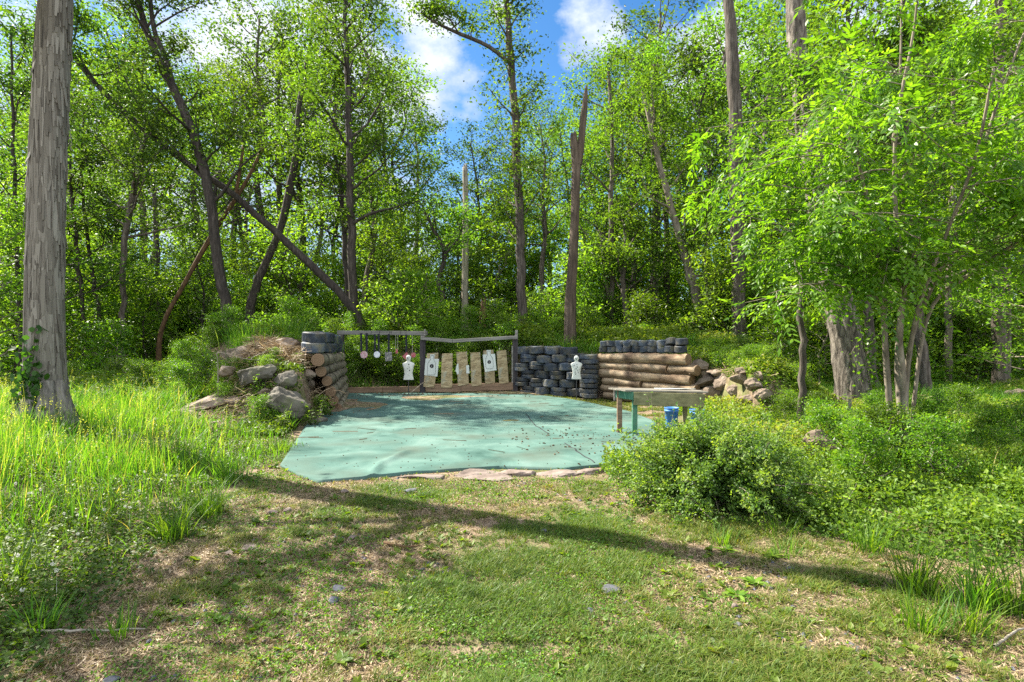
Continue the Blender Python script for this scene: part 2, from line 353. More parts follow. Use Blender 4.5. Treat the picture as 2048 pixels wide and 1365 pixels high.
def oak(name_mesh, P, r, g, t0, t1, nlimb, ll, nleaf, lsize, sig, bark, leaf, k=9, rough=.10, n=26, extra=(), **kw):
    """trunk mesh and crown mesh of one tree, about the origin"""
    P = np.asarray(P, float); Q = catmull(P, n); ti = np.linspace(0, len(P) - 1, n); rq = np.interp(ti, np.arange(len(P)), r)
    Q[1:-1] += g.normal(size=(n - 2, 3)) * .02
    w = Wood(); w.tube(Q, rq, k, rough, int(g.integers(1, 99)))
    cl = crown_geo(Q, rq, g, w, t0, t1, nlimb, ll, **kw) if nlimb else []
    for ep, er, et0, enl, ell in extra:                      # further stems or big boughs with limbs of their own
        E = catmull(ep, 14); ei = np.interp(np.linspace(0, len(ep) - 1, 14), np.arange(len(ep)), er); w.tube(E, ei, max(6, k - 2), rough, int(g.integers(1, 99)))
        if enl: cl += crown_geo(E, ei, g, w, et0, 1, enl, ell, **kw)
    wm = wood_mesh(name_mesh + '_trunk', w, bark); lm = None
    if nleaf:
        C, tone = clump_leaves(np.array(cl), nleaf, sig, g); V, F = leaf_quads(C, lsize * g.uniform(.45, 1.45, len(C)), g)
        lm = npmesh(name_mesh + '_crown', V, F, leaf, tone)
    return wm, lm
# ------------------------------------------------------------------ trees that stand out one by one
def hero(label, D, pts, t0, t1, nlimb, ll, nleaf, bark, leaf, seed, cat='tree', name='tree', lsize=.125, sig=.30, group=None, extra=(), k=10, n=28, rough=.10, lean=0.0, **kw):
    g = np.random.default_rng(seed)
    x0 = at(pts[0][0], D); z0 = float(H(x0, D)); base = np.array([x0, D, z0])
    def path(pp, Dd): return [np.array(P3(a, b, Dd)) + np.array([0, lean * max(0, (660 - b)) / 660, 0]) - base for a, b, w in pp], [w * .5 / FPX * Dd / math.hypot(1, (a - CX) / FPX) for a, b, w in pp]
    P, r = path(pts, D)
    P = [np.array([0, 0, -.25])] + [p for p in P if p[2] > .25]; r = [r[0] * 1.45] + r[-(len(P) - 1):]
    if P[1][2] > .8: P.insert(1, P[1] * np.array([.3, .3, 0]) + np.array([0, 0, .35])); r.insert(1, r[1] * 1.12)
    ex = []
    for e in extra:
        ep, er = path(e[0], D); ex.append((ep, er, *e[1:]))
    wm, lm = oak(name, P, r, g, t0, t1, nlimb, ll, nleaf, lsize, sig, bark, leaf, k=k, n=n, rough=rough, extra=ex, **kw)
    t = empty(name, base, label, cat, group)
    link('trunk', wm, t)
    if lm: link('crown', lm, t)
    return t
B = M['bark']; BD = M['bark_dark']; LF = M['leaf']; LD = M['leaf_dark']
hero('dark tree with a long bent trunk leaning far left from behind the hanging targets', 20,
     [(722, 645, 19), (700, 610, 17), (640, 545, 16), (560, 470, 15), (480, 397, 14), (415, 352, 13), (335, 292, 13), (262, 225, 12), (195, 150, 10), (172, 100, 9), (155, 55, 8)], .50, 1, 13, 2.7, 8500, BD, LD, 21, lean=-1.2)
hero('tall dark tree that forks high above the leaning trunk', 18,
     [(458, 665, 25), (447, 590, 23), (436, 520, 22), (425, 440, 22), (412, 355, 21), (388, 285, 20), (352, 185, 18), (310, 100, 16), (278, 20, 13), (264, -50, 11)], .42, 1, 13, 2.4, 7800, BD, LD, 22,
     extra=[([(348, 178, 13), (332, 120, 12), (308, 60, 11), (300, -10, 9), (297, -70, 7)], .3, 4, 2.0)])
hero('tall straight leafy tree rising behind the left target frame', 21,
     [(710, 645, 19), (706, 570, 18), (703, 480, 17), (700, 350, 15), (697, 220, 13), (692, 80, 10), (690, -60, 7)], .46, 1, 23, 3.1, 11500, BD, LD, 23, elev=(10, 50))
hero('slim dark tree close beside the tall straight tree', 22,
     [(703, 640, 10), (692, 550, 10), (687, 450, 10), (682, 365, 8), (668, 300, 6)], .6, 1, 7, 1.8, 2600, BD, LF, 24)
hero('dark crooked tree crossed by the leaning trunk', 23,
     [(498, 635, 20), (512, 575, 18), (530, 530, 17), (556, 470, 15), (574, 400, 17), (592, 310, 13), (600, 200, 10), (612, 120, 7)], .62, 1, 9, 2.4, 4200, BD, LF, 25)
hero('tall tree with pale upper trunk and one long bough over the blue sky', 20,
     [(1045, 655, 20), (1043, 580, 19), (1041, 500, 18), (1037, 400, 18), (1031, 260, 16), (1021, 110, 14), (1013, 10, 11), (1008, -70, 8)], .38, 1, 24, 1.5, 9500, B, LF, 26,
     extra=[([(1022, 128, 9), (975, 92, 8), (915, 66, 7), (870, 45, 5), (842, 25, 4)], .35, 7, 1.1)])
hero('twisted small tree with a crooked trunk between the two target frames', 22,
     [(876, 650, 10), (886, 600, 10), (876, 560, 9), (889, 510, 9), (866, 455, 7), (848, 425, 5)], .62, 1, 5, 1.6, 2400, BD, LF, 27,
     extra=[([(889, 510, 6), (915, 480, 5), (925, 455, 4)], .3, 3, 1.2)])
hero('slim tree with a curving trunk right of the leaning trunk foot', 24,
     [(728, 630, 11), (733, 560, 12), (746, 500, 12), (748, 440, 10), (741, 385, 8)], .6, 1, 7, 2.0, 3200, B, LF, 28)
hero('curved grey tree right of the shagbark trunk', 19,
     [(243, 680, 14), (245, 600, 13), (247, 520, 14), (254, 450, 14), (266, 385, 14), (280, 330, 12), (293, 262, 8)], .55, 1, 11, 2.3, 6500, B, LD, 29)
hero('grey tree with forked top behind the curved grey tree', 25,
     [(318, 640, 10), (316, 550, 10), (310, 430, 10), (304, 360, 8), (284, 325, 6), (272, 270, 5)], .5, 1, 10, 2.4, 5000, B, LF, 30)
hero('thin straight dark tree next to the shagbark trunk', 20,
     [(170, 690, 9), (164, 600, 9), (155, 500, 9), (148, 430, 8), (138, 340, 6), (132, 240, 5)], .45, 1, 12, 2.0, 5200, BD, LD, 31)
hero('thin dark tree bending left, second from the shagbark trunk', 21,
     [(203, 690, 9), (192, 600, 9), (184, 540, 9), (170, 440, 8), (164, 330, 6), (168, 220, 5)], .45, 1, 12, 2.2, 5200, BD, LD, 32)
hero('thin brown tree at the edge of the picture left of the shagbark', 17,
     [(41, 735, 10), (38, 640, 10), (35, 540, 10), (29, 370, 9), (25, 220, 7), (22, 60, 5)], .4, 1, 18, 2.5, 9500, BD, LD, 33)
hero('massive grey tree trunk in the woods right of the broken snag', 19,
     [(1479, 700, 30), (1477, 600, 28), (1475, 480, 27), (1472, 260, 28), (1465, 130, 26), (1456, 10, 22), (1450, -70, 18), (1446, -150, 12)], .80, 1, 9, 2.2, 4500, B, LF, 34, k=14)
hero('clump of leaning thin pale trunks right of the tyre wall', 21,
     [(1408, 665, 22), (1395, 600, 20), (1378, 545, 17), (1350, 440, 14), (1322, 335, 12), (1303, 260, 10), (1290, 200, 7)], .45, 1, 12, 2.0, 6500, M['stem'], LF, 35,
     extra=[([(1408, 655, 9), (1415, 590, 7), (1409, 520, 6), (1420, 450, 4)], .5, 3, 1.0), ([(1402, 655, 9), (1392, 570, 7), (1372, 500, 5), (1368, 430, 4)], .5, 3, 1.0)])
hero('straight brown tree above the right end of the tyre wall', 26,
     [(1310, 650, 16), (1309, 580, 15), (1308, 500, 15), (1312, 400, 13), (1305, 250, 10), (1308, 130, 7)], .4, 1, 15, 3.0, 8500, B, LF, 36)
hero('dark tree just right of the straight brown tree', 27,
     [(1334, 650, 12), (1333, 560, 12), (1331, 420, 11), (1326, 300, 9), (1330, 180, 6)], .4, 1, 12, 2.8, 6500, BD, LF, 37)
hero('tall slender tree right of the broken snag with a pale bare side trunk', 23,
     [(1222, 650, 11), (1223, 560, 11), (1222, 420, 10), (1225, 280, 8), (1217, 140, 6)], .35, 1, 16, 2.6, 9000, B, LF, 38,
     extra=[([(1219, 620, 9), (1212, 560, 9), (1204, 480, 8), (1199, 460, 6)], .9, 0, 1)])
hero('short leaning grey tree behind the tyre wall', 22,
     [(1256, 665, 13), (1250, 610, 12), (1246, 560, 10), (1252, 500, 7), (1246, 440, 5)], .5, 1, 8, 1.7, 3600, B, LF, 39)
hero('slender vine wrapped trunk standing in the weeds right of the bush', 9.9,
     [(1603, 880, 17), (1605, 790, 16), (1605, 700, 15), (1603, 600, 13), (1600, 450, 11), (1596, 300, 9), (1600, 150, 7)], .55, 1, 12, 1.3, 5200, B, LF, 40, lsize=.085, sig=.22)
hero('thick double trunk at the far right in front of the fallen branches', 18,
     [(1999, 790, 36), (1999, 700, 31), (1999, 600, 30), (2003, 480, 28), (2004, 300, 22), (2000, 100, 16), (2002, -40, 12)], .42, 1, 16, 2.4, 9000, B, LF, 41, k=14,
     extra=[([(2011, 775, 22), (2013, 690, 20), (2014, 590, 18), (2016, 480, 14), (2030, 330, 10), (2042, 200, 7)], .4, 7, 2.2)])
hero('straight reddish trunk left of the double trunk', 19,
     [(1897, 765, 19), (1897, 690, 17), (1896, 600, 16), (1900, 450, 14), (1908, 300, 11), (1905, 150, 7)], .4, 1, 14, 2.4, 8000, M['stem'], LF, 42)
hero('stout grey trunk behind the many stemmed tree', 15,
     [(1852, 772, 26), (1845, 700, 24), (1836, 620, 22), (1824, 450, 19), (1816, 300, 15), (1812, 130, 11), (1806, -30, 8)], .45, 1, 14, 2.0, 8500, B, LF, 43, k=12)
hero('leafy tree hanging over the top right of the clearing', 15.5,
     [(1745, 735, 20), (1735, 600, 19), (1720, 450, 17), (1712, 300, 14), (1700, 150, 11), (1695, 0, 8)], .35, 1, 20, 2.5, 9500, B, LF, 44)
# broken snag, pale snag, stump, fallen leaning trunk
def snag_tree(label, D, pts, prongs, bark, seed, name='dead_tree', cat='dead tree'):
    g = np.random.default_rng(seed); x0 = at(pts[0][0], D); z0 = float(H(x0, D)); base = np.array([x0, D, z0]); w = Wood()
    P = [np.array(P3(a, b, D)) - base for a, b, _ in pts]; r = [q * .5 / FPX * D / math.hypot(1, (pts[0][0] - CX) / FPX) for *_, q in pts]
    P = [np.array([P[0][0], 0, -.25])] + [p for p in P if p[2] > .2]; r = [r[0] * 1.3] + r[-(len(P) - 1):]
    Q = catmull(P, 40); rq = np.interp(np.linspace(0, len(P) - 1, 40), np.arange(len(P)), r)
    w.tube(Q, rq, 16, .22, seed)
    top = Q[-1]; tr = rq[-1]
    for i in range(9):                                    # splinters round the break
        a = i / 9 * 6.283 + g.normal() * .2; h = tr * g.uniform(.5, 2.2); o = np.array([math.cos(a), math.sin(a), 0]) * tr * .72
        w.tube([top + o - np.array([0, 0, tr * .8]), top + o * .95 + np.array([0, 0, h * .5]), top + o * .8 + np.array([0, 0, h])], [tr * .36, tr * .26, .008], 5, .2, i)
    for pp in prongs:
        E = [np.array(P3(a, b, D)) - base for a, b, _ in pp]; er = [q * .5 / FPX * D for *_, q in pp]
        E2 = catmull(E, 16); w.tube(E2, np.interp(np.linspace(0, len(E) - 1, 16), np.arange(len(E)), er), 10, .22, seed + 3)
    t = empty(name, base, label, cat); link('trunk', wood_mesh(name, w, bark), t); return t
snag_tree('tall broken dead trunk with two jagged prongs behind the tyre wall', 18,
          [(1140, 668, 24), (1141, 600, 21), (1146, 520, 20), (1150, 430, 18), (1152, 370, 17), (1153, 322, 18), (1149, 290, 16), (1147, 275, 13)],
          [[(1156, 330, 16), (1162, 290, 14), (1167, 235, 13), (1171, 195, 10), (1173, 172, 4)]], M['snag'], 61)
snag_tree('pale bare dead trunk standing behind the paper targets', 24, [(930, 650, 14), (930, 580, 13), (931, 480, 12), (931, 400, 11), (930, 335, 9)], [], M['bark_pale'], 62)
snag_tree('short broken stump behind the paper targets', 23, [(966, 655, 15), (966, 625, 14), (967, 608, 11)], [], M['wood_dead'], 63, 'tree_stump', 'stump')
snag_tree('orange brown dead trunk leaning across the woods on the left', 20.0, [(318, 690, 11), (332, 635, 10), (362, 580, 10), (395, 520, 11), (440, 445, 11), (470, 400, 9), (497, 355, 8), (524, 300, 8)], [[(470, 400, 7), (478, 350, 6), (487, 290, 5)]], M['wood_dead'], 64, 'leaning_dead_trunk', 'dead tree')

# ------------------------------------------------------------------ the shagbark hickory
def shagbark():
    g = np.random.default_rng(5); D = 8.5; x0 = at(93, D); z0 = float(H(x0, D)); base = np.array([x0, D, z0])
    pts = [(95, 868, 92), (93, 830, 88), (91, 780, 85), (89, 680, 82), (90, 520, 77), (95, 330, 75), (104, 130, 70), (112, -10, 66), (119, -180, 60), (128, -420, 54), (134, -760, 46), (138, -1100, 36), (136, -1400, 24), (140, -1650, 10)]
    P = [np.array(P3(a, b, D)) - base for a, b, _ in pts]; r = [q * .5 / FPX * D / math.hypot(1, (pts[0][0] - CX) / FPX) for *_, q in pts]
    P = [np.array([P[0][0] - .02, 0, -.3])] + [p for p in P if p[2] > .12]; r = [r[0] * 1.28] + r[-(len(P) - 1):]
    n = 150; Q = catmull(P, n); rq = np.interp(np.linspace(0, len(P) - 1, n), np.arange(len(P)), r)
    w = Wood(); w.tube(Q, rq, 64, .07, 3)
    for a, l in ((-.15, .75), (1.5, .5), (3.3, .55), (4.6, .6), (5.4, .5)):      # root flare
        d = np.array([math.cos(a), math.sin(a), 0]); w.tube([d * rq[0] * .55 + [0, 0, .75], d * rq[0] * .85 + [0, 0, .28], d * (rq[0] + .14) + [0, 0, .04], d * (rq[0] + l * .5) + [0, 0, -.2]], [.10, .14, .12, .05], 10, .2, 8)
    low = []; cl = crown_geo(Q, rq, g, w, .78, 1, 14, 2.6, nsub=6, elev=(5, 50))
    for zz, az, ll in ((6.6, -1.95, 3.0), (6.9, -2.25, 3.2), (6.7, -2.6, 2.8)):        # lower boughs towards the lawn
        j = int(np.argmin(np.abs(Q[:, 2] - zz))); E = limb_path(Q[j], (math.cos(az), math.sin(az), -.16), ll, 13, .06, 0, g); w.tube(E, np.linspace(.07, .02, 14), 7, .1, 4); low += crown_geo(E, np.linspace(.07, .02, 14), g, w, .45, 1, 5, .75, nsub=3, elev=(-5, 40))
    t = empty('shagbark_tree', base, 'huge shaggy grey trunk in the tall grass, nearest tree on the left', 'tree')
    link('trunk', wood_mesh('shagbark_trunk', w, M['bark_shag']), t)
    C, tone = clump_leaves(np.array(cl), 7000, .34, g); C2, t2 = clump_leaves(np.array(low), 1700, .34, g); C = np.vstack([C, C2]); tone = np.r_[tone, t2]; V, F = leaf_quads(C, .16 * g.uniform(.6, 1.3, len(C)), g)
    link('crown', npmesh('shagbark_crown', V, F, M['leaf'], tone), t)
    # loose plates of bark that peel away at their lower ends
    VV = []; FF = []; o = 0
    for i in range(2300):
        f = g.uniform(.02, .60); j = int(f * (n - 1)); c = Q[j]; a = g.uniform(0, 6.283); rad = rq[j]
        Lh = g.uniform(.25, .95); wd = g.uniform(.005, .030); tw = g.normal() * .11; off = g.uniform(.002, .014); fl = g.uniform(.0, .006) + (g.uniform(.015, .045) if g.uniform() < .03 else 0)
        for k, u in enumerate((0, .33, .66, 1)):
            ro = rad * (1 + .02) + off * .8 + fl * (1 - u) ** 2 * 1.2 - .006 * u; ww = wd * (.20 + .80 * math.sin(math.pi * (.12 + .74 * u)) * (.7 + .6 * math.sin(i * 7.3 + k * 2.1) ** 2))
            for s in (-1, 1):
                aa = a + s * ww / rad + tw * u
                for th in (0, .009):
                    VV.append(c + np.array([math.cos(aa) * (ro - th), math.sin(aa) * (ro - th), (u - .5) * Lh]))
        for k in range(3):
            b0 = o + k * 4
            FF += [(b0, b0 + 2, b0 + 6, b0 + 4), (b0 + 1, b0 + 5, b0 + 7, b0 + 3), (b0, b0 + 4, b0 + 5, b0 + 1), (b0 + 2, b0 + 3, b0 + 7, b0 + 6)]
        FF += [(o, o + 1, o + 3, o + 2), (o + 12, o + 14, o + 15, o + 13)]; o += 16
    link('peeling_bark', npmesh('peeling_bark', VV, FF, M['bark_plate'], np.repeat(g.beta(1.6, 1.6, len(FF) // 14), 14)), t)
    # the creeper climbing it
    C = []; A = []; vw = Wood()
    for i in range(7):
        a0 = R(-95) + g.normal() * .28; hh = g.uniform(.5, 1.55); pts2 = []
        for u in np.linspace(0, 1, 12):
            j = int(np.argmin(np.abs(Q[:, 2] - u * hh))); a0 += g.normal() * .07
            pts2.append(Q[j] + np.array([math.cos(a0), math.sin(a0), 0]) * (rq[j] + .02) + np.array([0, 0, u * hh - Q[j][2]]))
        vw.tube(pts2, .006, 4, cap=False)
        for p in pts2:
            for _ in range(int(g.integers(3, 9))): C.append(p + g.normal(size=3) * .06 + np.array([math.cos(a0), math.sin(a0), 0]) * .04)
    v = empty('creeper', base, 'green creeper climbing the foot of the huge shaggy trunk', 'climbing plant')
    link('stem', wood_mesh('creeper_stem', vw, M['stem']), v)
    C = np.array(C); N = norm(np.tile([0.0, -1, .3], (len(C), 1)) + g.normal(size=C.shape) * .5); A = np.tile([0, 0, -1.0], (len(C), 1)) + g.normal(size=C.shape) * .5
    V, F = leaf_ovals(C, A, N, g.uniform(.06, .13, len(C)), g.uniform(.05, .10, len(C)))
    link('leaves', npmesh('creeper_leaves', V, F, M['ivy'], g.uniform(0, 1, len(C))), v)
shagbark()

# ------------------------------------------------------------------ big furrowed tree on the right with its vines
def furrowed():
    g = np.random.default_rng(15); D = 12.2; x0 = at(1708, D); z0 = float(H(x0, D)); base = np.array([x0, D, z0])
    pts = [(1708, 845, 84), (1706, 800, 72), (1698, 730, 66), (1688, 660, 64), (1672, 580, 60), (1655, 490, 56), (1636, 390, 52), (1618, 280, 48), (1606, 190, 44), (1596, 100, 42), (1590, 20, 40), (1586, -100, 32), (1582, -180, 20)]
    P = [np.array(P3(a, b, D)) - base for a, b, _ in pts]; r = [q * .5 / FPX * D / math.hypot(1, (pts[0][0] - CX) / FPX) for *_, q in pts]
    P = [np.array([P[0][0], 0, -.3])] + [p for p in P if p[2] > .12]; r = [r[0] * 1.2] + r[-(len(P) - 1):]
    n = 120; Q = catmull(P, n); rq = np.interp(np.linspace(0, len(P) - 1, n), np.arange(len(P)), r)
    w = Wood(); w.tube(Q, rq, 48, .0, 3)
    V = w.V[0].reshape(n, 48, 3); L = np.cumsum(np.r_[0, np.linalg.norm(np.diff(Q, axis=0), axis=1)])          # deep plates between furrows
    A, LL = np.meshgrid(np.arange(48) / 48 * 22, L); ridge = np.abs(fbm(A + np.sin(LL * 2.2) * .6, LL * 1.3, 4, 2) - .5) * 2
    V += (V - Q[:, None]) * (ridge[..., None] * .22 - .06); w.V[0] = V.reshape(-1, 3)
    cl = crown_geo(Q, rq, g, w, .86, 1, 8, 2.0, nsub=5, elev=(10, 50))
    t = empty('furrowed_tree', base, 'big leaning trunk with deeply furrowed bark behind the weeds on the right', 'tree')
    link('trunk', wood_mesh('furrowed_trunk', w, M['bark_furrow']), t)
    C, tone = clump_leaves(np.array(cl), 4500, .30, g); Vv, F = leaf_quads(C, .11 * g.uniform(.6, 1.3, len(C)), g)
    link('crown', npmesh('furrowed_crown', Vv, F, M['leaf'], tone), t)
    C = []; vw = Wood(); v = empty('vine', base, 'leafy vine hanging on the right side of the big furrowed trunk', 'climbing plant')
    for i in range(6):
        a0 = R(-35) + g.normal() * .5; hh = g.uniform(1.0, 3.6); pts2 = []
        for u in np.linspace(0, 1, 18):
            j = int(np.argmin(np.abs(Q[:, 2] - u * hh))); a0 += g.normal() * .1
            p = Q[j] + np.array([math.cos(a0), math.sin(a0), 0]) * (rq[j] * 1.06 + .02); p[2] = u * hh; pts2.append(p)
            for _ in range(int(g.integers(2, 9))): C.append(p + g.normal(size=3) * .10 + np.array([math.cos(a0), math.sin(a0), 0]) * .06)
        vw.tube(pts2, .008, 4, cap=False)
    link('stem', wood_mesh('vine_stem', vw, M['stem']), v)
    V2, F2 = leaf_quads(np.array(C), g.uniform(.05, .11, len(C)), g, flat=.9, aspect=.7); link('leaves', npmesh('vine_leaves', V2, F2, M['leaf_lit'], g.uniform(0, 1, len(C))), v)
furrowed()

# ------------------------------------------------------------------ the many-stemmed tree whose fresh leaves hang over the right of the clearing
def many_stemmed():
    g = np.random.default_rng(19); D = 8.3; x0 = at(1812, D); z0 = float(H(x0, D)); base = np.array([x0, D, z0]); w = Wood()
    stems = [([(1793, 908, 13), (1788, 850, 12), (1776, 760, 12), (1765, 690, 11), (1752, 600, 10), (1728, 480, 8), (1690, 350, 6), (1640, 250, 4)], -.5, .10),
             ([(1813, 905, 14), (1806, 820, 13), (1792, 740, 13), (1776, 670, 11), (1772, 560, 10), (1742, 430, 8), (1730, 280, 6), (1745, 120, 4), (1740, -40, 3)], -.9, .0),
             ([(1829, 908, 15), (1827, 830, 14), (1824, 740, 14), (1832, 640, 12), (1846, 540, 11), (1850, 420, 9), (1830, 280, 7), (1850, 130, 5), (1860, -60, 3)], .3, .25),
             ([(1820, 880, 9), (1812, 760, 9), (1800, 690, 8), (1795, 600, 7), (1812, 480, 6), (1822, 360, 5), (1806, 240, 4)], -1.5, .1),
             ([(1824, 860, 10), (1836, 700, 9), (1862, 600, 8), (1890, 520, 8), (1925, 410, 7), (1950, 280, 6), (1990, 130, 4), (2030, 10, 3)], -.6, .2),
             ([(1826, 800, 8), (1850, 640, 7), (1900, 560, 7), (1960, 500, 6), (2030, 430, 5), (2110, 370, 3)], -1.4, .1)]
    cl = []; dirs = []
    for si, (pp, dy, y0) in enumerate(stems):
        m = len(pp); E = np.array([np.array(P3(a, b, D)) + np.array([0, y0 + dy * (i / m) ** 1.5 * 1.4, 0]) - base for i, (a, b, _) in enumerate(pp)]); E[0][2] = min(E[0][2], -.12)
        er = [q * .5 / FPX * D for *_, q in pp]; Q = catmull(E, 26); rq = np.interp(np.linspace(0, m - 1, 26), np.arange(m), er); w.tube(Q, rq, 8, .14, si + 2)
        for i in range(15):
            t = .34 + .66 * (i + g.uniform()) / 15; j = min(int(t * 25), 24); az = g.uniform(0, 6.283)
            lt = g.uniform() < .5
            if lt: az = R(180) + g.normal() * .6          # boughs reach for the light of the clearing
            e = R(g.uniform(0, 40)); Lb = g.uniform(1.0, 2.7) * (1.15 - .45 * t) * (1.25 if lt else 1)
            Bp = limb_path(Q[j], (math.cos(az) * math.cos(e), math.sin(az) * math.cos(e), math.sin(e)), Lb, 8, .11, -.05, g)
            if Bp[:, 2].min() + z0 < 2.0: continue
            w.tube(Bp, np.linspace(max(.008, rq[j] * .5), .004, 9), 4, cap=False)
            for k in range(7):
                u = .15 + .85 * (k + g.uniform()) / 7; jj = min(int(u * 8), 7); q0 = Bp[jj] + (Bp[jj + 1] - Bp[jj]) * (u * 8 - jj)
                d = norm(Bp[jj + 1] - Bp[jj]) * .8 + g.normal(size=3) * np.array([.9, .9, .3]); S = limb_path(q0, d, g.uniform(.25, .6), 4, .15, -.10, g); w.tube(S, np.linspace(.006, .003, 5), 3, cap=False)
                for vv in (1, 2, 3, 4):
                    for _ in range(2): cl.append(S[vv] + g.normal(size=3) * .03); dirs.append(norm(S[vv] - S[vv - 1]) + g.normal(size=3) * .7 + np.array([0, 0, -.25]))
    t = empty('many_stemmed_tree', base, 'many stemmed young tree with bright drooping leaves over the weeds on the right', 'tree')
    link('trunk', wood_mesh('many_stemmed_trunk', w, M['stem']), t)
    cl = np.array(cl); dirs = np.array(dirs); kk = cl[:, 2] + z0 > 1.95 + .35 * g.normal(size=len(cl)).clip(-1, 1); wp = cl + base; qx = CX + wp[:, 0] / wp[:, 1] * FPX; qy = CY - (wp[:, 2] - CAMZ) / wp[:, 1] * FPX; kk &= ~((qx < 1625) & (qy < 255)) & (g.uniform(size=len(cl)) < .80); cl = cl[kk]; dirs = norm(dirs[kk]); n = len(cl); tn = g.uniform(.2, .9, n)
    C = []; A = []; N = []; LL = []; WW = []; TT = []
    for k in range(9):                                    # a feather of nine leaflets on every leaf stalk
        u = .06 + .30 * (k // 2) / 4; s = (-1) ** k
        up = norm(np.array([0, 0, 1.0]) - dirs * dirs[:, 2:3]); sd = np.cross(dirs, up)
        if k == 8: ax = dirs; c = cl + dirs * .40
        else: ax = norm(dirs * .75 + sd * s * .8 - np.array([0, 0, .30])); c = cl + dirs * u + ax * .05
        c = c - np.array([0, 0, 1]) * (u * u * .9)
        C.append(c); A.append(ax + g.normal(size=(n, 3)) * .15); N.append(norm(up + g.normal(size=(n, 3)) * .35)); LL.append(g.uniform(.06, .14, n)); WW.append(g.uniform(.024, .05, n)); TT.append(np.clip(tn + g.normal(size=n) * .15, 0, 1))
    V, F = leaf_ovals(np.vstack(C), np.vstack(A), np.vstack(N), np.concatenate(LL), np.concatenate(WW))
    link('crown', npmesh('many_stemmed_crown', V, F, M['leaf_lit'], np.concatenate(TT)), t)
many_stemmed()

# ------------------------------------------------------------------ the woods: trees and saplings copied from a few patterns
def proto_tree(seed, hgt, t0, nlimb, ll, nleaf, rad, bark, leaf, wob=.5, lsize=.16, sig=.33, **kw):
    g = np.random.default_rng(seed); P = [np.array([0, 0, -.3])]
    for i in range(1, 8): P.append(np.array([g.normal() * wob * i / 7 * .5, g.normal() * wob * i / 7 * .5, hgt * i / 7]))
    r = np.linspace(rad * 1.15, rad * .22, 8); r[0] = rad * 1.5
    return oak('woodland_tree', P, r, g, t0, 1, nlimb, ll, nleaf, lsize, sig, bark, leaf, k=8, n=22, **kw)
PT = [proto_tree(101, 14, .40, 20, 3.2, 5200, .17, BD, LF), proto_tree(102, 15, .46, 19, 3.5, 5200, .20, B, LF, wob=.9), proto_tree(103, 13, .36, 20, 3.0, 5000, .13, BD, LF, wob=.8),
      proto_tree(104, 16, .50, 19, 3.6, 5400, .22, B, LD), proto_tree(105, 14, .40, 20, 2.9, 5000, .12, M['stem'], LF, wob=1.1), proto_tree(106, 12, .32, 22, 3.0, 5000, .14, BD, LD, wob=.7)]
LOOK = ['dark straight', 'stout grey', 'slim dark', 'big grey', 'slender pale', 'low branched dark']
LU = M['leaf_under']
PS = [proto_tree(111, 5.0, .12, 22, 1.6, 4200, .045, M['stem'], LU, wob=.5, lsize=.13, sig=.26, elev=(0, 40)), proto_tree(112, 3.6, .08, 20, 1.5, 3800, .035, BD, LU, wob=.5, lsize=.12, sig=.24, elev=(0, 40)),
      proto_tree(113, 6.5, .18, 24, 2.0, 4600, .06, BD, LU, wob=.8, lsize=.14, sig=.30, elev=(0, 40)), proto_tree(114, 2.4, .05, 18, 1.2, 4000, .025, M['stem'], M['leaf_lit'], wob=.4, lsize=.12, sig=.22, elev=(5, 50)),
      proto_tree(115, 1.6, .02, 16, 1.1, 3000, .02, M['stem'], LU, wob=.3, lsize=.11, sig=.2, elev=(10, 60))]
SLOOK = ['slim leafy sapling', 'bushy young tree', 'tall leafy sapling', 'fresh green sapling', 'low leafy bush']
ZONES = [(-200, 150, 'left of the shagbark trunk'), (150, 300, 'just right of the shagbark trunk'), (300, 450, 'around the orange brown leaning trunk'), (450, 600, 'above the left rock pile'), (600, 720, 'around the foot of the leaning tree'),
         (720, 850, 'behind the hanging steel targets'), (850, 940, 'behind the left paper target'), (940, 1040, 'behind the right paper target'), (1040, 1140, 'behind the tyre wall'), (1140, 1260, 'right of the broken snag'),
         (1260, 1380, 'behind the log wall'), (1380, 1480, 'behind the right rock pile'), (1480, 1600, 'left of the vine wrapped trunk'), (1600, 1720, 'around the big furrowed trunk'), (1720, 1850, 'behind the many stemmed tree'), (1850, 1990, 'around the reddish trunk'), (1990, 2300, 'right of the double trunk')]
def zone(px):
    for a, b, t in ZONES:
        if a <= px < b: return t
    return ZONES[0][2] if px < 0 else ZONES[-1][2]
placed = []
def plant(protos, looks, k, px, D, sc, rz, name, cat, group, depth):
    x = at(px, D); z = float(H(x, D)); t = empty(name, (x, D, z), None, cat, group, rz, sc)
    link('trunk', protos[k][0], t); link('crown', protos[k][1], t)
    look = looks[k] if name != 'bush' else ('fresh leafy bush' if k == 3 else 'low leafy bush'); placed.append((t, px, f'{look} {depth} {zone(px)}')); return t
ORD = ['first', 'second', 'third', 'fourth', 'fifth', 'sixth', 'seventh', 'eighth', 'ninth', 'tenth', 'eleventh', 'twelfth']
def name_placed():
    by = {}
    for t, px, l in placed: by.setdefault(l, []).append((px, t))
    for l, v in by.items():
        v.sort(key=lambda q: q[0])
        for i, (px, t) in enumerate(v):
            if len(v) == 1: t['label'] = l
            elif len(v) == 2: t['label'] = ('leftmost ' if i == 0 else 'rightmost ') + l
            else: t['label'] = f'{ORD[i]} from left {l}'
def sky_top(px):                                          # how high the woods reach, as a sight-line row, so that the gaps of sky stay open
    pts = [(-300, -60), (120, -60), (300, -20), (380, -20), (480, 0), (560, -10), (700, -40), (790, 40), (830, 250), (900, 330), (1000, 280), (1045, 250), (1110, 230), (1180, 130), (1250, 20), (1350, 0), (1420, 70), (1480, 0), (1700, -60), (2400, -60)]
    return float(np.interp(px, [a for a, b in pts], [b for a, b in pts]))
g = np.random.default_rng(77)
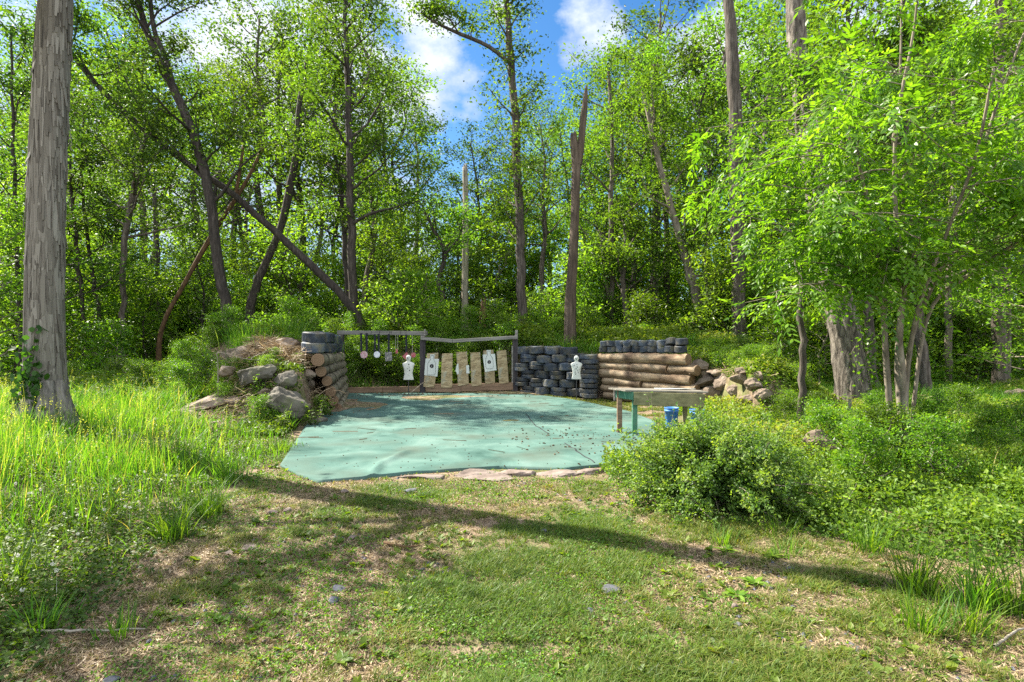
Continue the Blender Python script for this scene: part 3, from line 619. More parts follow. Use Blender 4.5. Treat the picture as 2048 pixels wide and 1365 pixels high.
PH = [14, 15, 13, 16, 14, 12]
for band, (D0, D1, cnt, depth) in enumerate([(20.5, 25, 14, 'tree in the near woods'), (26, 33, 24, 'tree in the mid woods'), (34, 50, 62, 'tree in the deep woods')]):
    for i in range(cnt):
        px = -20 + 2190 * (i + .5 + g.uniform(-.42, .42)) / cnt; D = g.uniform(D0, D1); k = int(g.integers(0, 6))
        x = at(px, D); top = zt(sky_top(px) + g.uniform(-70, 170), D) - float(H(x, D)); top = min(top, 25)
        for tx, ty in ((-4, 18.3), (-2, 18.5), (0, 17), (0, 8), (1, 6), (-1, 10), (-5, 20.5), (-2, 21), (1, 21), (4, 20.5), (7, 19), (-9, 18), (0, 11), (1.5, 12), (0, 13), (3.6, 14.5), (4.2, 14), (3, 15.4), (2.2, 6), (4, 9), (6, 11), (5, 14), (-6, 8), (-5.5, 12)):   # nothing may stand in the beam that lights the clearing
            ox, oy = x - tx, D - ty; al = ox * -.885 + oy * .465; ac = abs(ox * .465 + oy * .885)
            if al > 0 and ac < 2.8: top = min(top, al * math.tan(SUN_EL) - 1.5)
        if px < 450 and band < 2 and g.uniform() < .35: continue
        if top < 5: continue
        sc = top / (PH[k] * 1.08)
        if sc > 1.5: sc = 1.5
        plant(PT, LOOK, k, px, D, sc, g.uniform(0, 6.28), 'woodland_tree', 'tree', 'trees of the woods behind the range', depth)
for band, (D0, D1, cnt, depth) in enumerate([(19.5, 23, 30, 'near the woods edge'), (23, 29, 46, 'inside the woods'), (29, 40, 56, 'deep in the woods')]):
    for i in range(cnt):
        px = -100 + 2260 * (i + .5 + g.uniform(-.45, .45)) / cnt; D = g.uniform(D0, D1); k = int(g.integers(0, 5))
        if (300 < px < 540 and D < 21.5) or (480 < px < 620 and D < 24) or (850 < px < 1030 and D < 24 and k < 3) or (560 < px < 720 and D < 21) or (380 < px < 760 and k in (0, 2) and D < 27 and g.uniform() < .6): continue
        if band == 0 and k == 2: k = 1
        if band == 0 and 560 < px < 1450 and k != 4 and g.uniform() < .5: k = 4
        plant(PS, SLOOK, k, px, D, g.uniform(.75, 1.25), g.uniform(0, 6.28), 'sapling', 'sapling', 'saplings and bushes of the undergrowth', depth)
for i in range(76):
    px = 90 + 1400 * (i + g.uniform(.05, .95)) / 76; D = g.uniform(26, 40); plant(PS, SLOOK, (0, 2, 0, 3)[i % 4], px, D, g.uniform(.9, 1.45), g.uniform(0, 6.28), 'sapling', 'sapling', 'saplings and bushes of the undergrowth', 'far back')
for i in range(30):
    px = 560 + 930 * (i + g.uniform(.1, .9)) / 30; plant(PS, SLOOK, 4 if g.uniform() < .6 else 3, px, g.uniform(18.7, 20.2), g.uniform(.22, .48), g.uniform(0, 6.28), 'bush', 'bush', 'low bushes on the bank behind the range', 'on the bank')
for i in range(90):
    side = i % 2; px = (-60 + 640 * g.uniform()) if side == 0 else (1430 + 640 * g.uniform()); D = g.uniform(18.5, 32); k = int(g.integers(0, 5)); D = max(D, 24.0 + g.uniform(0, 3)) if k in (0, 2) else D
    if 470 < px < 620 and D < 24: continue
    plant(PS, SLOOK, k, px, D, g.uniform(.6, 1.1), g.uniform(0, 6.28), 'sapling', 'sapling', 'saplings and bushes of the undergrowth', 'in the side woods')
for px, D, k, sc in [(1960, 20, 3, 1.1), (2060, 16, 0, 1.0), (-20, 15, 0, 1.0), (30, 19, 2, 1.1), (215, 17, 3, .8), (1560, 17, 3, .9), (1640, 17, 0, .8), (1770, 17, 3, 1), (1850, 21, 1, 1), (1930, 24, 2, 1)]:
    plant(PS, SLOOK, k, px, D, sc, g.uniform(0, 6.28), 'sapling', 'sapling', 'saplings and bushes of the undergrowth', 'beside the clearing')
for i in range(34):
    px = 690 + 345 * (i + g.uniform()) / 34; plant(PS, SLOOK, 3 + i % 2, px, g.uniform(17.85, 18.9), g.uniform(.22, .42), g.uniform(0, 6.28), 'bush', 'bush', 'low bushes on the slope behind the frames', 'on the slope')
for i in range(30):
    px = g.uniform(130, 500); D = g.uniform(11.5, 16.5)
    plant(PS, SLOOK, 3 + i % 2, px, D, g.uniform(.14, .36), g.uniform(0, 6.28), 'bush', 'bush', 'low bushes on the left slope', 'on the left slope')
for px, D, k, sc in [(478, 11.6, 3, .16), (534, 11.3, 4, .17), (548, 11.9, 3, .15), (602, 10.9, 4, .16), (452, 11.2, 4, .2), (640, 11.6, 3, .17), (560, 10.5, 4, .18), (520, 10.4, 3, .2), (596, 12.4, 4, .17), (585, 13.2, 3, .2)]:
    plant(PS, SLOOK, k, px, D, sc, g.uniform(0, 6.28), 'bush', 'bush', 'low bushes on the left slope', 'among the left rocks')
for px, D, k, sc in [(1475, 13.0, 4, .28), (1500, 12.6, 3, .22), (1520, 13.2, 4, .30), (1455, 13.9, 3, .22), (1540, 12.4, 4, .28), (1490, 14.2, 3, .3), (1425, 14.6, 4, .25)]:
    plant(PS, SLOOK, k, px, D, sc, g.uniform(0, 6.28), 'bush', 'bush', 'low bushes around the right rock pile', 'among the rocks')
for i in range(34):
    D = g.uniform(5.6, 12.5); px = g.uniform(1560 if D > 7 else 1700, 2040); plant(PS, SLOOK, 3 + i % 2, px, D, g.uniform(.10, .30), g.uniform(0, 6.28), 'bush', 'bush', 'leafy weeds right of the lawn', 'in the right weeds')
name_placed()
def far_woods():
    g = np.random.default_rng(5); n = 42000; a = g.uniform(-.98, .98, n); D = g.uniform(54, 66, n); x = a * D
    cx = np.floor(x / 3.0); hcol = 13 + 7 * vnoise(cx * .37, cx * .11, 4); px = CX + x / D * FPX
    top = np.array([zt(sky_top(p), 60) for p in np.linspace(-300, 2400, 200)]); cap = np.interp(px, np.linspace(-300, 2400, 200), top)
    hcol = np.minimum(hcol, cap + 1.5); z = H(x, D) + np.abs(g.beta(1.2, 1.3, n)) * hcol
    keep = fbm(x * .5, z * .6, 8, 3) > .40; C = np.stack([x, D, z], -1)[keep]; n = len(C)
    V, F = leaf_quads(C, g.uniform(.35, .75, n), g, flat=.8); o = link('far_woods', npmesh('far_woods', V, F, LU, np.clip(vnoise(C[:, 0] * .8, C[:, 2] * .8, 2) + g.normal(size=n) * .15, 0, 1)))
    tag(o, 'green mass of the farthest woods closing the view', 'woods', kind='stuff')
far_woods()
# ------------------------------------------------------------------ materials of the built things
M['mat'] = surf('faded_green_carpet', [(.30, (.032, .072, .061)), (.46, (.064, .123, .105)), (.56, (.086, .153, .131)), (.72, (.130, .197, .172))], 1.1, detail=12, rough=.95, bump=.5, bdist=.03, distort=.6, spec=.08, second=(1.0, (.072, .098, .078), .47, .72))
M['beam'] = surf('weathered_beam', [(.3, (.10, .095, .085)), (.6, (.215, .207, .188)), (.8, (.31, .30, .275))], 8, (.25, 3, 3), bump=.5, bdist=.008, vary=.15)
M['post'] = surf('dark_post', [(.3, (.022, .020, .024)), (.7, (.065, .056, .058))], 8, (2, 2, .3), bump=.5, bdist=.008)
M['sill'] = surf('brown_timber', [(.3, (.11, .070, .045)), (.6, (.24, .160, .105)), (.8, (.33, .24, .16))], 6, (.3, 3, 3), bump=.5, bdist=.006, vary=.12)
M['ply'] = surf('weathered_plywood', [(.28, (.095, .068, .040)), (.45, (.26, .20, .112)), (.58, (.39, .315, .185)), (.75, (.50, .43, .30))], 5, (.7, 1, 3.2), bump=1, bdist=.02, vary=.25, distort=1.2, second=(5, (.27, .30, .25), .55, .75))
M['paper'] = surf('target_paper', [(.3, (.44, .48, .45)), (.7, (.56, .59, .56))], 3, bump=.1, bdist=.003, rough=.8)
M['ink'] = surf('black_ink', [(.3, (.012, .014, .016)), (.7, (.03, .032, .035))], 5, bump=0)
M['white_foam'] = surf('white_torso', [(.3, (.48, .49, .45)), (.7, (.64, .65, .60))], 14, bump=.4, bdist=.004, rough=.7)
M['strap'] = surf('black_strap', [(.3, (.010, .011, .016)), (.7, (.028, .030, .040))], 12, bump=.2, bdist=.002)
M['iron'] = surf('dark_iron', [(.3, (.03, .03, .03)), (.7, (.09, .085, .08))], 10, bump=.2, bdist=.002, rough=.6)
M['steel_red'] = surf('chipped_red_steel', [(.36, (.40, .36, .36)), (.46, (.36, .10, .11)), (.7, (.30, .035, .05))], 26, bump=.5, bdist=.005, rough=.6)
M['steel_pink'] = surf('chipped_pink_steel', [(.40, (.62, .60, .62)), (.5, (.42, .15, .17)), (.62, (.62, .58, .60)), (.75, (.30, .10, .13))], 24, bump=.5, bdist=.005, rough=.6)
M['steel_white'] = surf('chipped_white_steel', [(.36, (.10, .17, .36)), (.48, (.70, .72, .75)), (.62, (.78, .80, .82)), (.7, (.16, .22, .40))], 24, bump=.5, bdist=.005, rough=.6)
M['steel_grey'] = surf('bare_grey_steel', [(.36, (.05, .055, .06)), (.5, (.16, .16, .16)), (.66, (.45, .42, .36)), (.75, (.08, .08, .085))], 22, bump=.5, bdist=.005, rough=.6)
M['chain'] = surf('pale_chain', [(.3, (.28, .26, .22)), (.7, (.45, .43, .38))], 20, bump=.2)
M['rubber'] = surf('tyre_rubber', [(.30, (.022, .029, .043)), (.5, (.050, .064, .088)), (.66, (.095, .105, .115)), (.80, (.16, .150, .118))], 7, detail=10, rough=.7, bump=.5, bdist=.01, vary=.5, spec=.4, second=(5, (.135, .118, .075), .47, .72))
M['log'] = surf('peeled_log', [(.30, (.075, .045, .025)), (.45, (.185, .125, .078)), (.56, (.31, .228, .145)), (.75, (.42, .335, .235))], 2.6, (.6, 3, 3), detail=10, bump=1, bdist=.03, vary=.22, second=(1.4, (.065, .040, .026), .54, .74))
M['log_grey'] = surf('grey_log', [(.26, (.055, .046, .031)), (.45, (.155, .130, .090)), (.6, (.245, .212, .152)), (.8, (.34, .305, .23))], 2.6, (.6, 3, 3), detail=10, bump=1, bdist=.03, vary=.2, second=(2.0, (.06, .05, .032), .50, .72))
M['table_green'] = surf('green_painted_board', [(.3, (.045, .135, .085)), (.7, (.085, .205, .135))], 8, (1, 1, 1), bump=.3, bdist=.004, second=(10, (.22, .21, .15), .62, .74))
M['table_old'] = surf('mossy_table_board', [(.3, (.08, .080, .040)), (.55, (.19, .180, .095)), (.8, (.29, .27, .165))], 7, (.4, 2, 2), bump=.4, bdist=.006, second=(2.2, (.06, .065, .03), .58, .75))
M['table_top'] = surf('grey_table_board', [(.3, (.15, .135, .11)), (.7, (.28, .255, .215))], 7, (.3, 3, 3), bump=.4, bdist=.005)
M['blue'] = surf('blue_bucket', [(.3, (.035, .15, .42)), (.7, (.07, .24, .55))], 4, bump=.05, rough=.45, spec=.5)
M['rock'] = surf('tan_rock', [(.28, (.060, .044, .031)), (.48, (.180, .138, .104)), (.68, (.275, .218, .168)), (.82, (.36, .305, .245))], 3.2, detail=11, bump=.9, bdist=.05, vary=.14, second=(2, (.12, .085, .055), .60, .75))
M['rock_grey'] = surf('grey_rock', [(.28, (.040, .036, .028)), (.48, (.098, .088, .070)), (.68, (.155, .142, .116)), (.82, (.22, .205, .175))], 3.2, detail=11, bump=.9, bdist=.05, vary=.15, second=(2.4, (.10, .105, .05), .57, .74))
M['flag'] = surf('pinkish_flagstone', [(.28, (.085, .062, .050)), (.5, (.180, .140, .118)), (.75, (.255, .21, .184))], 5, detail=10, bump=.6, bdist=.015, vary=.12)
M['slate'] = surf('slate_stone', [(.3, (.045, .047, .058)), (.7, (.125, .128, .148))], 7, detail=9, bump=.5, bdist=.01, vary=.2)
def end_mat():
    m, N, L = newmat('sawn_log_end')
    tc = N.new("ShaderNodeTexCoord"); wv = N.new("ShaderNodeTexWave"); wv.wave_type = 'RINGS'; wv.rings_direction = 'X'; wv.inputs['Scale'].default_value = 9; wv.inputs['Distortion'].default_value = 3.5; wv.inputs['Detail'].default_value = 3
    L.new(tc.outputs['Object'], wv.inputs['Vector'])
    rp = ramp(N, [(.0, (.135, .080, .042)), (.5, (.18, .112, .062)), (1, (.22, .148, .088))]); L.new(wv.outputs[0], rp.inputs[0])
    pb = N.new("ShaderNodeBsdfPrincipled"); pb.inputs['Roughness'].default_value = .9; L.new(rp.outputs[0], pb.inputs['Base Color'])
    o = N.new("ShaderNodeOutputMaterial"); L.new(pb.outputs[0], o.inputs[0]); return m
M['log_end'] = end_mat()

# ------------------------------------------------------------------ the green carpet
MAT_L = [(7.28, -2.98), (9.0, -3.45), (11.0, -3.95), (12.6, -4.08), (14.5, -4.55), (16.2, -4.95), (17.22, -5.02)]      # left edge: y, x
MAT_R = [(7.35, 1.55), (8.4, 2.05), (10.0, 2.55), (11.2, 2.85), (12.6, 2.68), (14.2, 2.15), (15.4, 1.62), (16.4, .90), (16.95, .15), (17.22, -1.5)]
MAT_F = [(-2.98, 7.28), (-2.55, 6.75), (-2.19, 6.40), (-1.7, 6.55), (-1.11, 6.86), (-.15, 7.10), (.66, 7.02), (1.1, 7.2), (1.55, 7.4)]    # near edge: x, y
def build_carpet():
    ny, nx = 150, 120; ys = np.linspace(0, 1, ny); V = np.zeros((ny, nx, 3))
    ml = np.array(MAT_L); mr = np.array(MAT_R); mf = np.array(MAT_F)
    for j, v in enumerate(ys):
        y0 = 7.28 + (17.22 - 7.28) * v ** 1.35; xl = np.interp(y0, ml[:, 0], ml[:, 1]); xr = np.interp(y0, mr[:, 0], mr[:, 1])
        x = np.linspace(xl, xr, nx); x = x + (vnoise(np.full(nx, y0) * 2.2, x * 0, 2) - .5) * .03
        w = 1 - smooth(v * 3.2); xf = np.interp(x, [xl, xr], [-2.98, 1.55]); y = y0 + (np.interp(xf, mf[:, 0], mf[:, 1]) - 7.28) * w
        V[j, :, 0] = x; V[j, :, 1] = y
    x, y = V[..., 0], V[..., 1]; edge = np.minimum.reduce([np.linspace(0, 1, ny)[:, None] * 10 + 0 * x, np.linspace(0, 1, nx)[None, :] * 10 + 0 * x, (1 - np.linspace(0, 1, nx))[None, :] * 10 + 0 * x])
    z = .020 + .030 * fbm(x * .8, y * .8, 4, 3) + .012 * (fbm(x * 4, y * 3, 6, 3) - .5)
    def ridge(a, b, hgt, wd):
        ax, ay = a; dx, dy = b[0] - ax, b[1] - ay; l2 = dx * dx + dy * dy; t = ((x - ax) * dx + (y - ay) * dy) / l2; tc = np.clip(t, 0, 1)
        d = np.hypot(x - ax - tc * dx, y - ay - tc * dy) + .012 * (fbm(x * 9, y * 9, 3, 2) - .5); return hgt * np.exp(-(d / wd) ** 2) * np.sin(np.clip(t, .12, .88) * math.pi)
    for a, b, h_, wd in [((-1.62, 6.58), (-1.68, 7.3), .06, .05), ((-1.7, 7.2), (-1.45, 8.1), .045, .06), ((-2.3, 7.6), (-.9, 8.25), .02, .07), ((-1.2, 8.8), (1.4, 9.0), .03, .07), ((-3.3, 11.2), (-1.5, 11.9), .04, .09), ((-2.2, 13.4), (1.0, 14.0), .03, .12), ((-2.4, 9.6), (.6, 10.2), .022, .06), ((-.4, 7.6), (1.7, 8.6), .02, .06), ((-3.0, 10.2), (-1.2, 9.0), .025, .05), ((.6, 10.4), (2.3, 10.9), .025, .06), ((-1.9, 12.2), (1.9, 12.6), .025, .09), ((-3.2, 8.6), (-2.1, 9.4), .03, .05),
                         ((-3.8, 12.2), (-3.3, 13.3), .07, .08), ((-2.5, 16.3), (.2, 16.5), .06, .10), ((-1.8, 15.6), (.4, 15.9), .04, .10), ((-3.9, 11.9), (-3.0, 11.2), .05, .05)]: z = z + ridge(a, b, h_, wd)
    V[..., 2] = z
    V[0, :, 2] = .004; V[-1, :, 2] = .004; V[:, 0, 2] = .004; V[:, -1, 2] = .004
    ii = np.arange(ny * nx).reshape(ny, nx); F = np.stack([ii[:-1, :-1], ii[:-1, 1:], ii[1:, 1:], ii[1:, :-1]], -1).reshape(-1, 4)
    o = link('carpet', npmesh('carpet', V, F, M['mat'], smooth=True)); tag(o, 'faded green outdoor carpet spread over the floor of the range', 'carpet')
    w = Wood()                                             # the open seam between two widths of carpet
    t = empty('carpet_seam', (0, 0, 0)); bpy.data.objects.remove(t)
    pts = [(.30, 12.2), (.42, 10.6), (.62, 9.6), (.80, 8.7), (.92, 8.1), (1.06, 7.3)]
    for a, b in zip(pts[:-1], pts[1:]):
        if a[1] in (9.6,): continue
        P = np.linspace(a, b, 8); zz = [float(np.interp(0, [0], [0])) for _ in P]
        k = [np.argmin((V[..., 0] - p[0]) ** 2 + (V[..., 1] - p[1]) ** 2) for p in P]; zz = V.reshape(-1, 3)[k, 2] + .003
        w.tube(np.c_[P[:, 0] + rng.normal(size=8) * .008, P[:, 1], zz], .009, 5, cap=False)
    link('seam', wood_mesh('seam', w, M['ink']), o)
    return V
CARPET = build_carpet()
CARPET_POLY = [tuple(p) for p in np.vstack([np.array(MAT_F)[1:-1], np.array(MAT_R)[:, ::-1], np.array(MAT_L)[::-1, ::-1]])]
# crumbs of earth, husks and gravel lying about on it
def debris():
    g = np.random.default_rng(8); CV = CARPET.reshape(-1, 3); V = []; F = []; o = 0; tone = []
    sp = [(g.uniform(-4, 2.4), 7 + 9 * g.uniform() ** 1.5, .6) for _ in range(330)] + [(1.0 + g.normal() * .55, 9.2 + g.normal() * .75, 1.0) for _ in range(150)] + [(2.0 + g.normal() * .2, 9 + g.normal() * .6, 1) for _ in range(60)] + [(g.uniform(-4.6, .5), g.uniform(15.8, 17.1), 1.2) for _ in range(160)] + [(-3.9 + g.normal() * .3, 12.5 + g.normal() * .8, 1.1) for _ in range(60)]
    for x, y, s in sp:
        if not in_poly(np.array([x]), np.array([y]), CARPET_POLY)[0]: continue
        z = CV[np.argmin((CV[:, 0] - x) ** 2 + (CV[:, 1] - y) ** 2), 2]; r = g.uniform(.005, .016) * s
        for i in range(8):
            a = i % 4 * 1.57 + g.normal() * .3; V.append((x + math.cos(a) * r * g.uniform(.6, 1.4), y + math.sin(a) * r * g.uniform(.6, 1.4), z + (r * 1.1 if i > 3 else -.002)))
        F += [(o + 4, o + 5, o + 6, o + 7)] + [(o + k, o + (k + 1) % 4, o + 4 + (k + 1) % 4, o + 4 + k) for k in range(4)]; o += 8; tone += [g.uniform(0, .35)] * 5
    for k in range(38):
        x = g.uniform(-4.2, 1.8); y = g.uniform(8, 17)
        if not in_poly(np.array([x]), np.array([y]), CARPET_POLY)[0]: continue
        z = CV[np.argmin((CV[:, 0] - x) ** 2 + (CV[:, 1] - y) ** 2), 2] + .006; a = g.uniform(0, 3.14); l = g.uniform(.05, .22); d = np.array([math.cos(a), math.sin(a), 0]) * l; s = np.array([-math.sin(a), math.cos(a), 0]) * .004; c = np.array([x, y, z])
        V += [c - d - s, c + d - s, c + d + s + [0, 0, .01], c - d + s + [0, 0, .01]]; F.append((o, o + 1, o + 2, o + 3)); o += 4; tone.append(.5)
    ob = link('debris', npmesh('debris', V, F, M['litter'], tone)); tag(ob, 'dark crumbs husks and twigs scattered over the green carpet', 'debris', kind='stuff')
debris()

# ------------------------------------------------------------------ logs
def log_thing(a, b, r0, r1, label, mat, group, seed):
    g = np.random.default_rng(seed); a = Vector(a); b = Vector(b); Lg = (b - a).length; n = 18; w = Wood()
    x = np.linspace(0, Lg, n); P = np.c_[x, (fbm(x * .8, x * 0 + seed, 3, 2) - .5) * .05, (fbm(x * .8, x * 0 + seed, 5, 2) - .5) * .04]; P[0, 1:] = 0
    r = np.linspace(r0, r1, n) * (1 + (vnoise(x * 2, x * 0, seed) - .5) * .20); w.tube(P, r, 20, .07, seed, cap=False)
    for _ in range(3):
        u = int(g.integers(3, n - 3)); an = g.uniform(0, 6.28); d = np.array([0, math.cos(an), math.sin(an)]); w.tube([P[u] + d * r[u] * .8, P[u] + d * (r[u] + .012)], [.035, .022], 7, .1, 1)
    o = link('log', wood_mesh('log', w, mat)); o.location = a; o.rotation_euler = (b - a).to_track_quat('X', 'Z').to_euler(); tag(o, label, 'log', group)
    for s, e in ((-1, 0), (1, n - 1)):
        k = 20; rr = w.V[0][e * k:(e + 1) * k]; c = rr.mean(0); V = [c + [s * .012, 0, 0]] + [c + (q - c) * .93 + [s * .012, 0, 0] for q in rr] + [q for q in rr]
        F = [(0, 1 + i, 1 + (i + 1) % k) for i in range(k)] + [(1 + i, 1 + k + i, 1 + k + (i + 1) % k, 1 + (i + 1) % k) for i in range(k)]
        me = bpy.data.meshes.new('cut_end'); me.from_pydata([tuple(v) for v in V], [], F); me.materials.append(M['log_end']); me.update(); link('cut_end', me, o)
    return o
gr = 'logs of the right wall'
rl = lambda t, z0, z1, out=0.0: (2.52 + (4.30 - 2.52) * t + out, 16.0 + (13.85 - 16.0) * t, z0 + (z1 - z0) * t)
log_thing(rl(-.02, 1.13, 1.15), rl(1.0, 1.13, 1.155), .135, .16, 'thick top log of the right wall, under the row of small tyres', M['log'], gr, 1)
log_thing(rl(0, .90, .90), rl(.40, .90, .90), .10, .115, 'left log of the second course in the right wall', M['log'], gr, 2)
log_thing(rl(.405, .90, .895), rl(.79, .90, .89), .125, .125, 'middle log of the second course in the right wall', M['log'], gr, 3)
log_thing(rl(.795, .90, .885, .02), rl(1.08, .90, .885, .02), .125, .135, 'short log ending the second course of the right wall by the rocks', M['log'], gr, 4)
log_thing(rl(0, .70, .65), rl(1.03, .70, .65), .125, .145, 'long pale log in the third course of the right wall', M['log'], gr, 5)
log_thing(rl(.04, .49, .44), rl(.50, .49, .44), .115, .125, 'left log of the fourth course in the right wall', M['log'], gr, 6)
log_thing(rl(.53, .45, .42), rl(1.08, .45, .42), .11, .12, 'pale log behind the table top in the fourth course', M['log'], gr, 7)
log_thing(rl(.02, .30, .22), rl(1.05, .30, .22), .105, .125, 'log of the fifth course half hidden behind the table', M['log'], gr, 8)
log_thing(rl(.05, .10, .05), rl(1.0, .10, .05), .10, .12, 'lowest log of the right wall touching the ground', M['log'], gr, 9)
gl = 'logs of the left wall'
for i, (a, b, r0, r1, lb) in enumerate([((-4.20, 12.3, 1.19), (-5.02, 16.7, 1.13), .155, .13, 'fat top log of the left wall with its round sawn end in view'), ((-4.18, 12.45, .93), (-4.98, 16.7, .93), .118, .115, 'second log from the top of the left wall'),
        ((-4.10, 12.6, .71), (-4.95, 16.7, .73), .118, .12, 'third log from the top of the left wall with a dark end'), ((-4.05, 12.7, .47), (-4.95, 16.7, .49), .125, .12, 'fourth log from the top of the left wall'), ((-4.02, 12.8, .26), (-4.93, 16.7, .26), .115, .12, 'fifth log from the top of the left wall'),
        ((-3.98, 12.95, .07), (-4.90, 16.7, .06), .105, .11, 'lowest log of the left wall beside the green carpet')]):
    log_thing(a, b, r0, r1, lb, M['log_grey'], gl, 30 + i)

# ------------------------------------------------------------------ tyres
def tyre_mesh(name, Ro, h, seed):
    g = np.random.default_rng(seed); k = 40
    prof = [(Ro * .60, -h * .36), (Ro * .66, -h * .47), (Ro * .80, -h * .50), (Ro * .92, -h * .46), (Ro * .985, -h * .37)]
    for zc in (-.30, -.21, -.12, -.03, .06, .15, .24, .33):
        prof += [(Ro, h * (zc - .035)), (Ro, h * (zc + .02)), (Ro * .975, h * (zc + .025)), (Ro * .975, h * (zc + .045))]
    prof += [(Ro * .985, h * .40), (Ro * .92, h * .46), (Ro * .80, h * .50), (Ro * .66, h * .47), (Ro * .60, h * .36), (Ro * .60, h * .10), (.01, h * .14)]
    a = np.arange(k) / k * 2 * math.pi; sq = 1 + .035 * np.cos(2 * (a - g.uniform(0, 3))) + .02 * np.cos(3 * (a - g.uniform(0, 3)))
    pr = np.array(prof); V = np.stack([pr[:, None, 0] * np.cos(a) * sq, pr[:, None, 0] * np.sin(a) * sq, pr[:, None, 1] + 0 * a + h * .04 * np.sin(a * 2 + g.uniform(0, 6))], -1)
    # tread blocks: cut the ribs across
    cut = (np.arange(k) % 4 == 0); V[5:37, cut, :2] *= .985
    n = len(pr); ii = np.arange(n * k).reshape(n, k); F = np.stack([ii[:-1], np.roll(ii[:-1], -1, 1), np.roll(ii[1:], -1, 1), ii[1:]], -1).reshape(-1, 4)
    me = npmesh(name, V, F, M['rubber'], smooth=False); return me
TY = [tyre_mesh('tyre', .262, .236, i) for i in range(3)] + [tyre_mesh('tyre', .258, .124, i) for i in range(3, 5)]
TS = [tyre_mesh('small_tyre', .142, .160, i) for i in range(10, 13)]
def tyre(me, loc, label, group, rz, tilt=(0, 0), sc=1.0, name='tyre'):
    o = link(name, me); o.location = loc; o.rotation_euler = (tilt[0], tilt[1], rz); o.scale = (sc, sc, 1.0 if sc == 1 else sc * .95); tag(o, label, 'tyre', group); return o
g = np.random.default_rng(3)
COURSE = ['bottom', 'second', 'third', 'fourth', 'fifth', 'top']
A0, A1 = np.array([.26, 17.40]), np.array([2.08, 16.40])
for c in range(6):
    n = 4; thin = set(g.choice(n, 2, replace=False).tolist())
    for i in range(n):
        t = (i + (.06 if c % 2 else .5) + g.normal() * .05) / n; p = A0 + (A1 - A0) * t; z = .12 + c * .240 + .015 * g.normal() * (c > 0)
        if c == 5: z -= .02 * (i == 3) + .0; 
        off = np.array([-.48, -.88]) * (g.normal() * .03 - .012 * c)
        lab = f'{ORD[i]} tyre from the left post in the {COURSE[c]} course of the tyre wall'
        if i in thin and c < 5:
            tyre(TY[3 + int(g.integers(0, 2))], (p[0] + off[0], p[1] + off[1], z - .058), f'lower thin tyre of the {ORD[i]} pair in the {COURSE[c]} course of the tyre wall', 'tyres of the tyre wall', g.uniform(0, 6.28), g.normal(size=2) * .03)
            tyre(TY[3 + int(g.integers(0, 2))], (p[0] + off[0] + g.normal() * .02, p[1] + off[1] + g.normal() * .02, z + .065), f'upper thin tyre of the {ORD[i]} pair in the {COURSE[c]} course of the tyre wall', 'tyres of the tyre wall', g.uniform(0, 6.28), g.normal(size=2) * .03)
        else: tyre(TY[int(g.integers(0, 3))], (p[0] + off[0], p[1] + off[1], z), lab, 'tyres of the tyre wall', g.uniform(0, 6.28), g.normal(size=2) * .045)
for c in range(9):
    tyre(TY[3 + c % 2], (2.17 + g.normal() * .015, 16.04 + g.normal() * .015, .075 + c * .135), f'{ORD[c]} tyre from the ground in the stack between tyre wall and log wall', 'tyres of the stack beside the log wall', g.uniform(0, 6.28), g.normal(size=2) * .03)
for row in range(2):
    for i in range(10):
        t = (i + .35) / 10.2; p = rl(t, 1.13, 1.155); big = 1.12 if i >= 8 else 1.0
        z = p[2] + .135 + .012 + .085 * big + row * .160 * big
        tyre(TS[int(g.integers(0, 3))], (p[0] + .03 + g.normal() * .015, p[1] + .07 + g.normal() * .015, z), f'{ORD[i]} small tyre from the left in the {"upper" if row else "lower"} row on the log wall', 'small tyres on the right log wall', g.uniform(0, 6.28), g.normal(size=2) * (.10 if row else .04), big, 'small_tyre')
for row in range(2):
    for i in range(8):
        t = i / 7.3; x, y = -4.28 + (-5.0 + 4.28) * t, 12.55 + (16.3 - 12.55) * t
        tyre(TY[i % 3], (x - .10 + g.normal() * .02, y + g.normal() * .02, 1.345 - .045 * t + .115 + row * .222), f'{ORD[i]} tyre from the near end in the {"upper" if row else "lower"} row on the left log wall', 'tyres on the left log wall', g.uniform(0, 6.28), g.normal(size=2) * .05)

# ------------------------------------------------------------------ target frames
FD = 17.35
def frame_left():
    t = empty('target_frame', (-3.9, FD, 0), 'left wooden frame with the hanging steel targets', 'target frame'); o = Vector((-3.9, FD, 0))
    def part(name, mat, *bars):
        bm = bmesh.new()
        for a, b, w, h in bars: bar(bm, Vector(a) - o, Vector(b) - o, w, h, .006)
        link(name, bmmesh(name, bm, mat), t)
    part('post', M['post'], ((-5.20, FD, -.2), (-5.20, FD, 1.795), .15, .15)); part('post', M['post'], ((-2.72, FD, -.2), (-2.72, FD, 1.62), .14, .16))
    part('beam', M['beam'], ((-5.32, FD - .01, 1.86), (-2.58, FD - .01, 1.835), .10, .125))
    part('beam_block', M['beam'], ((-2.64, FD - .085, 1.76), (-2.64, FD - .085, 1.95), .09, .05))
    part('post_block', M['beam'], ((-2.72, FD, 1.622), (-2.72, FD, 1.77), .12, .12))
    part('base_board', M['sill'], ((-5.12, FD - .06, .10), (-3.93, FD - .06, .125), .06, .17)); part('base_board', M['sill'], ((-3.92, FD - .062, .125), (-2.795, FD - .062, .145), .06, .17))
    for i, x in enumerate((-4.28, -4.02, -3.72, -3.66, -3.38, -3.22)):
        part('wire_loop', M['iron'], ((x, FD - .066, 1.79), (x, FD - .066, 1.92), .008, .008))
frame_left()
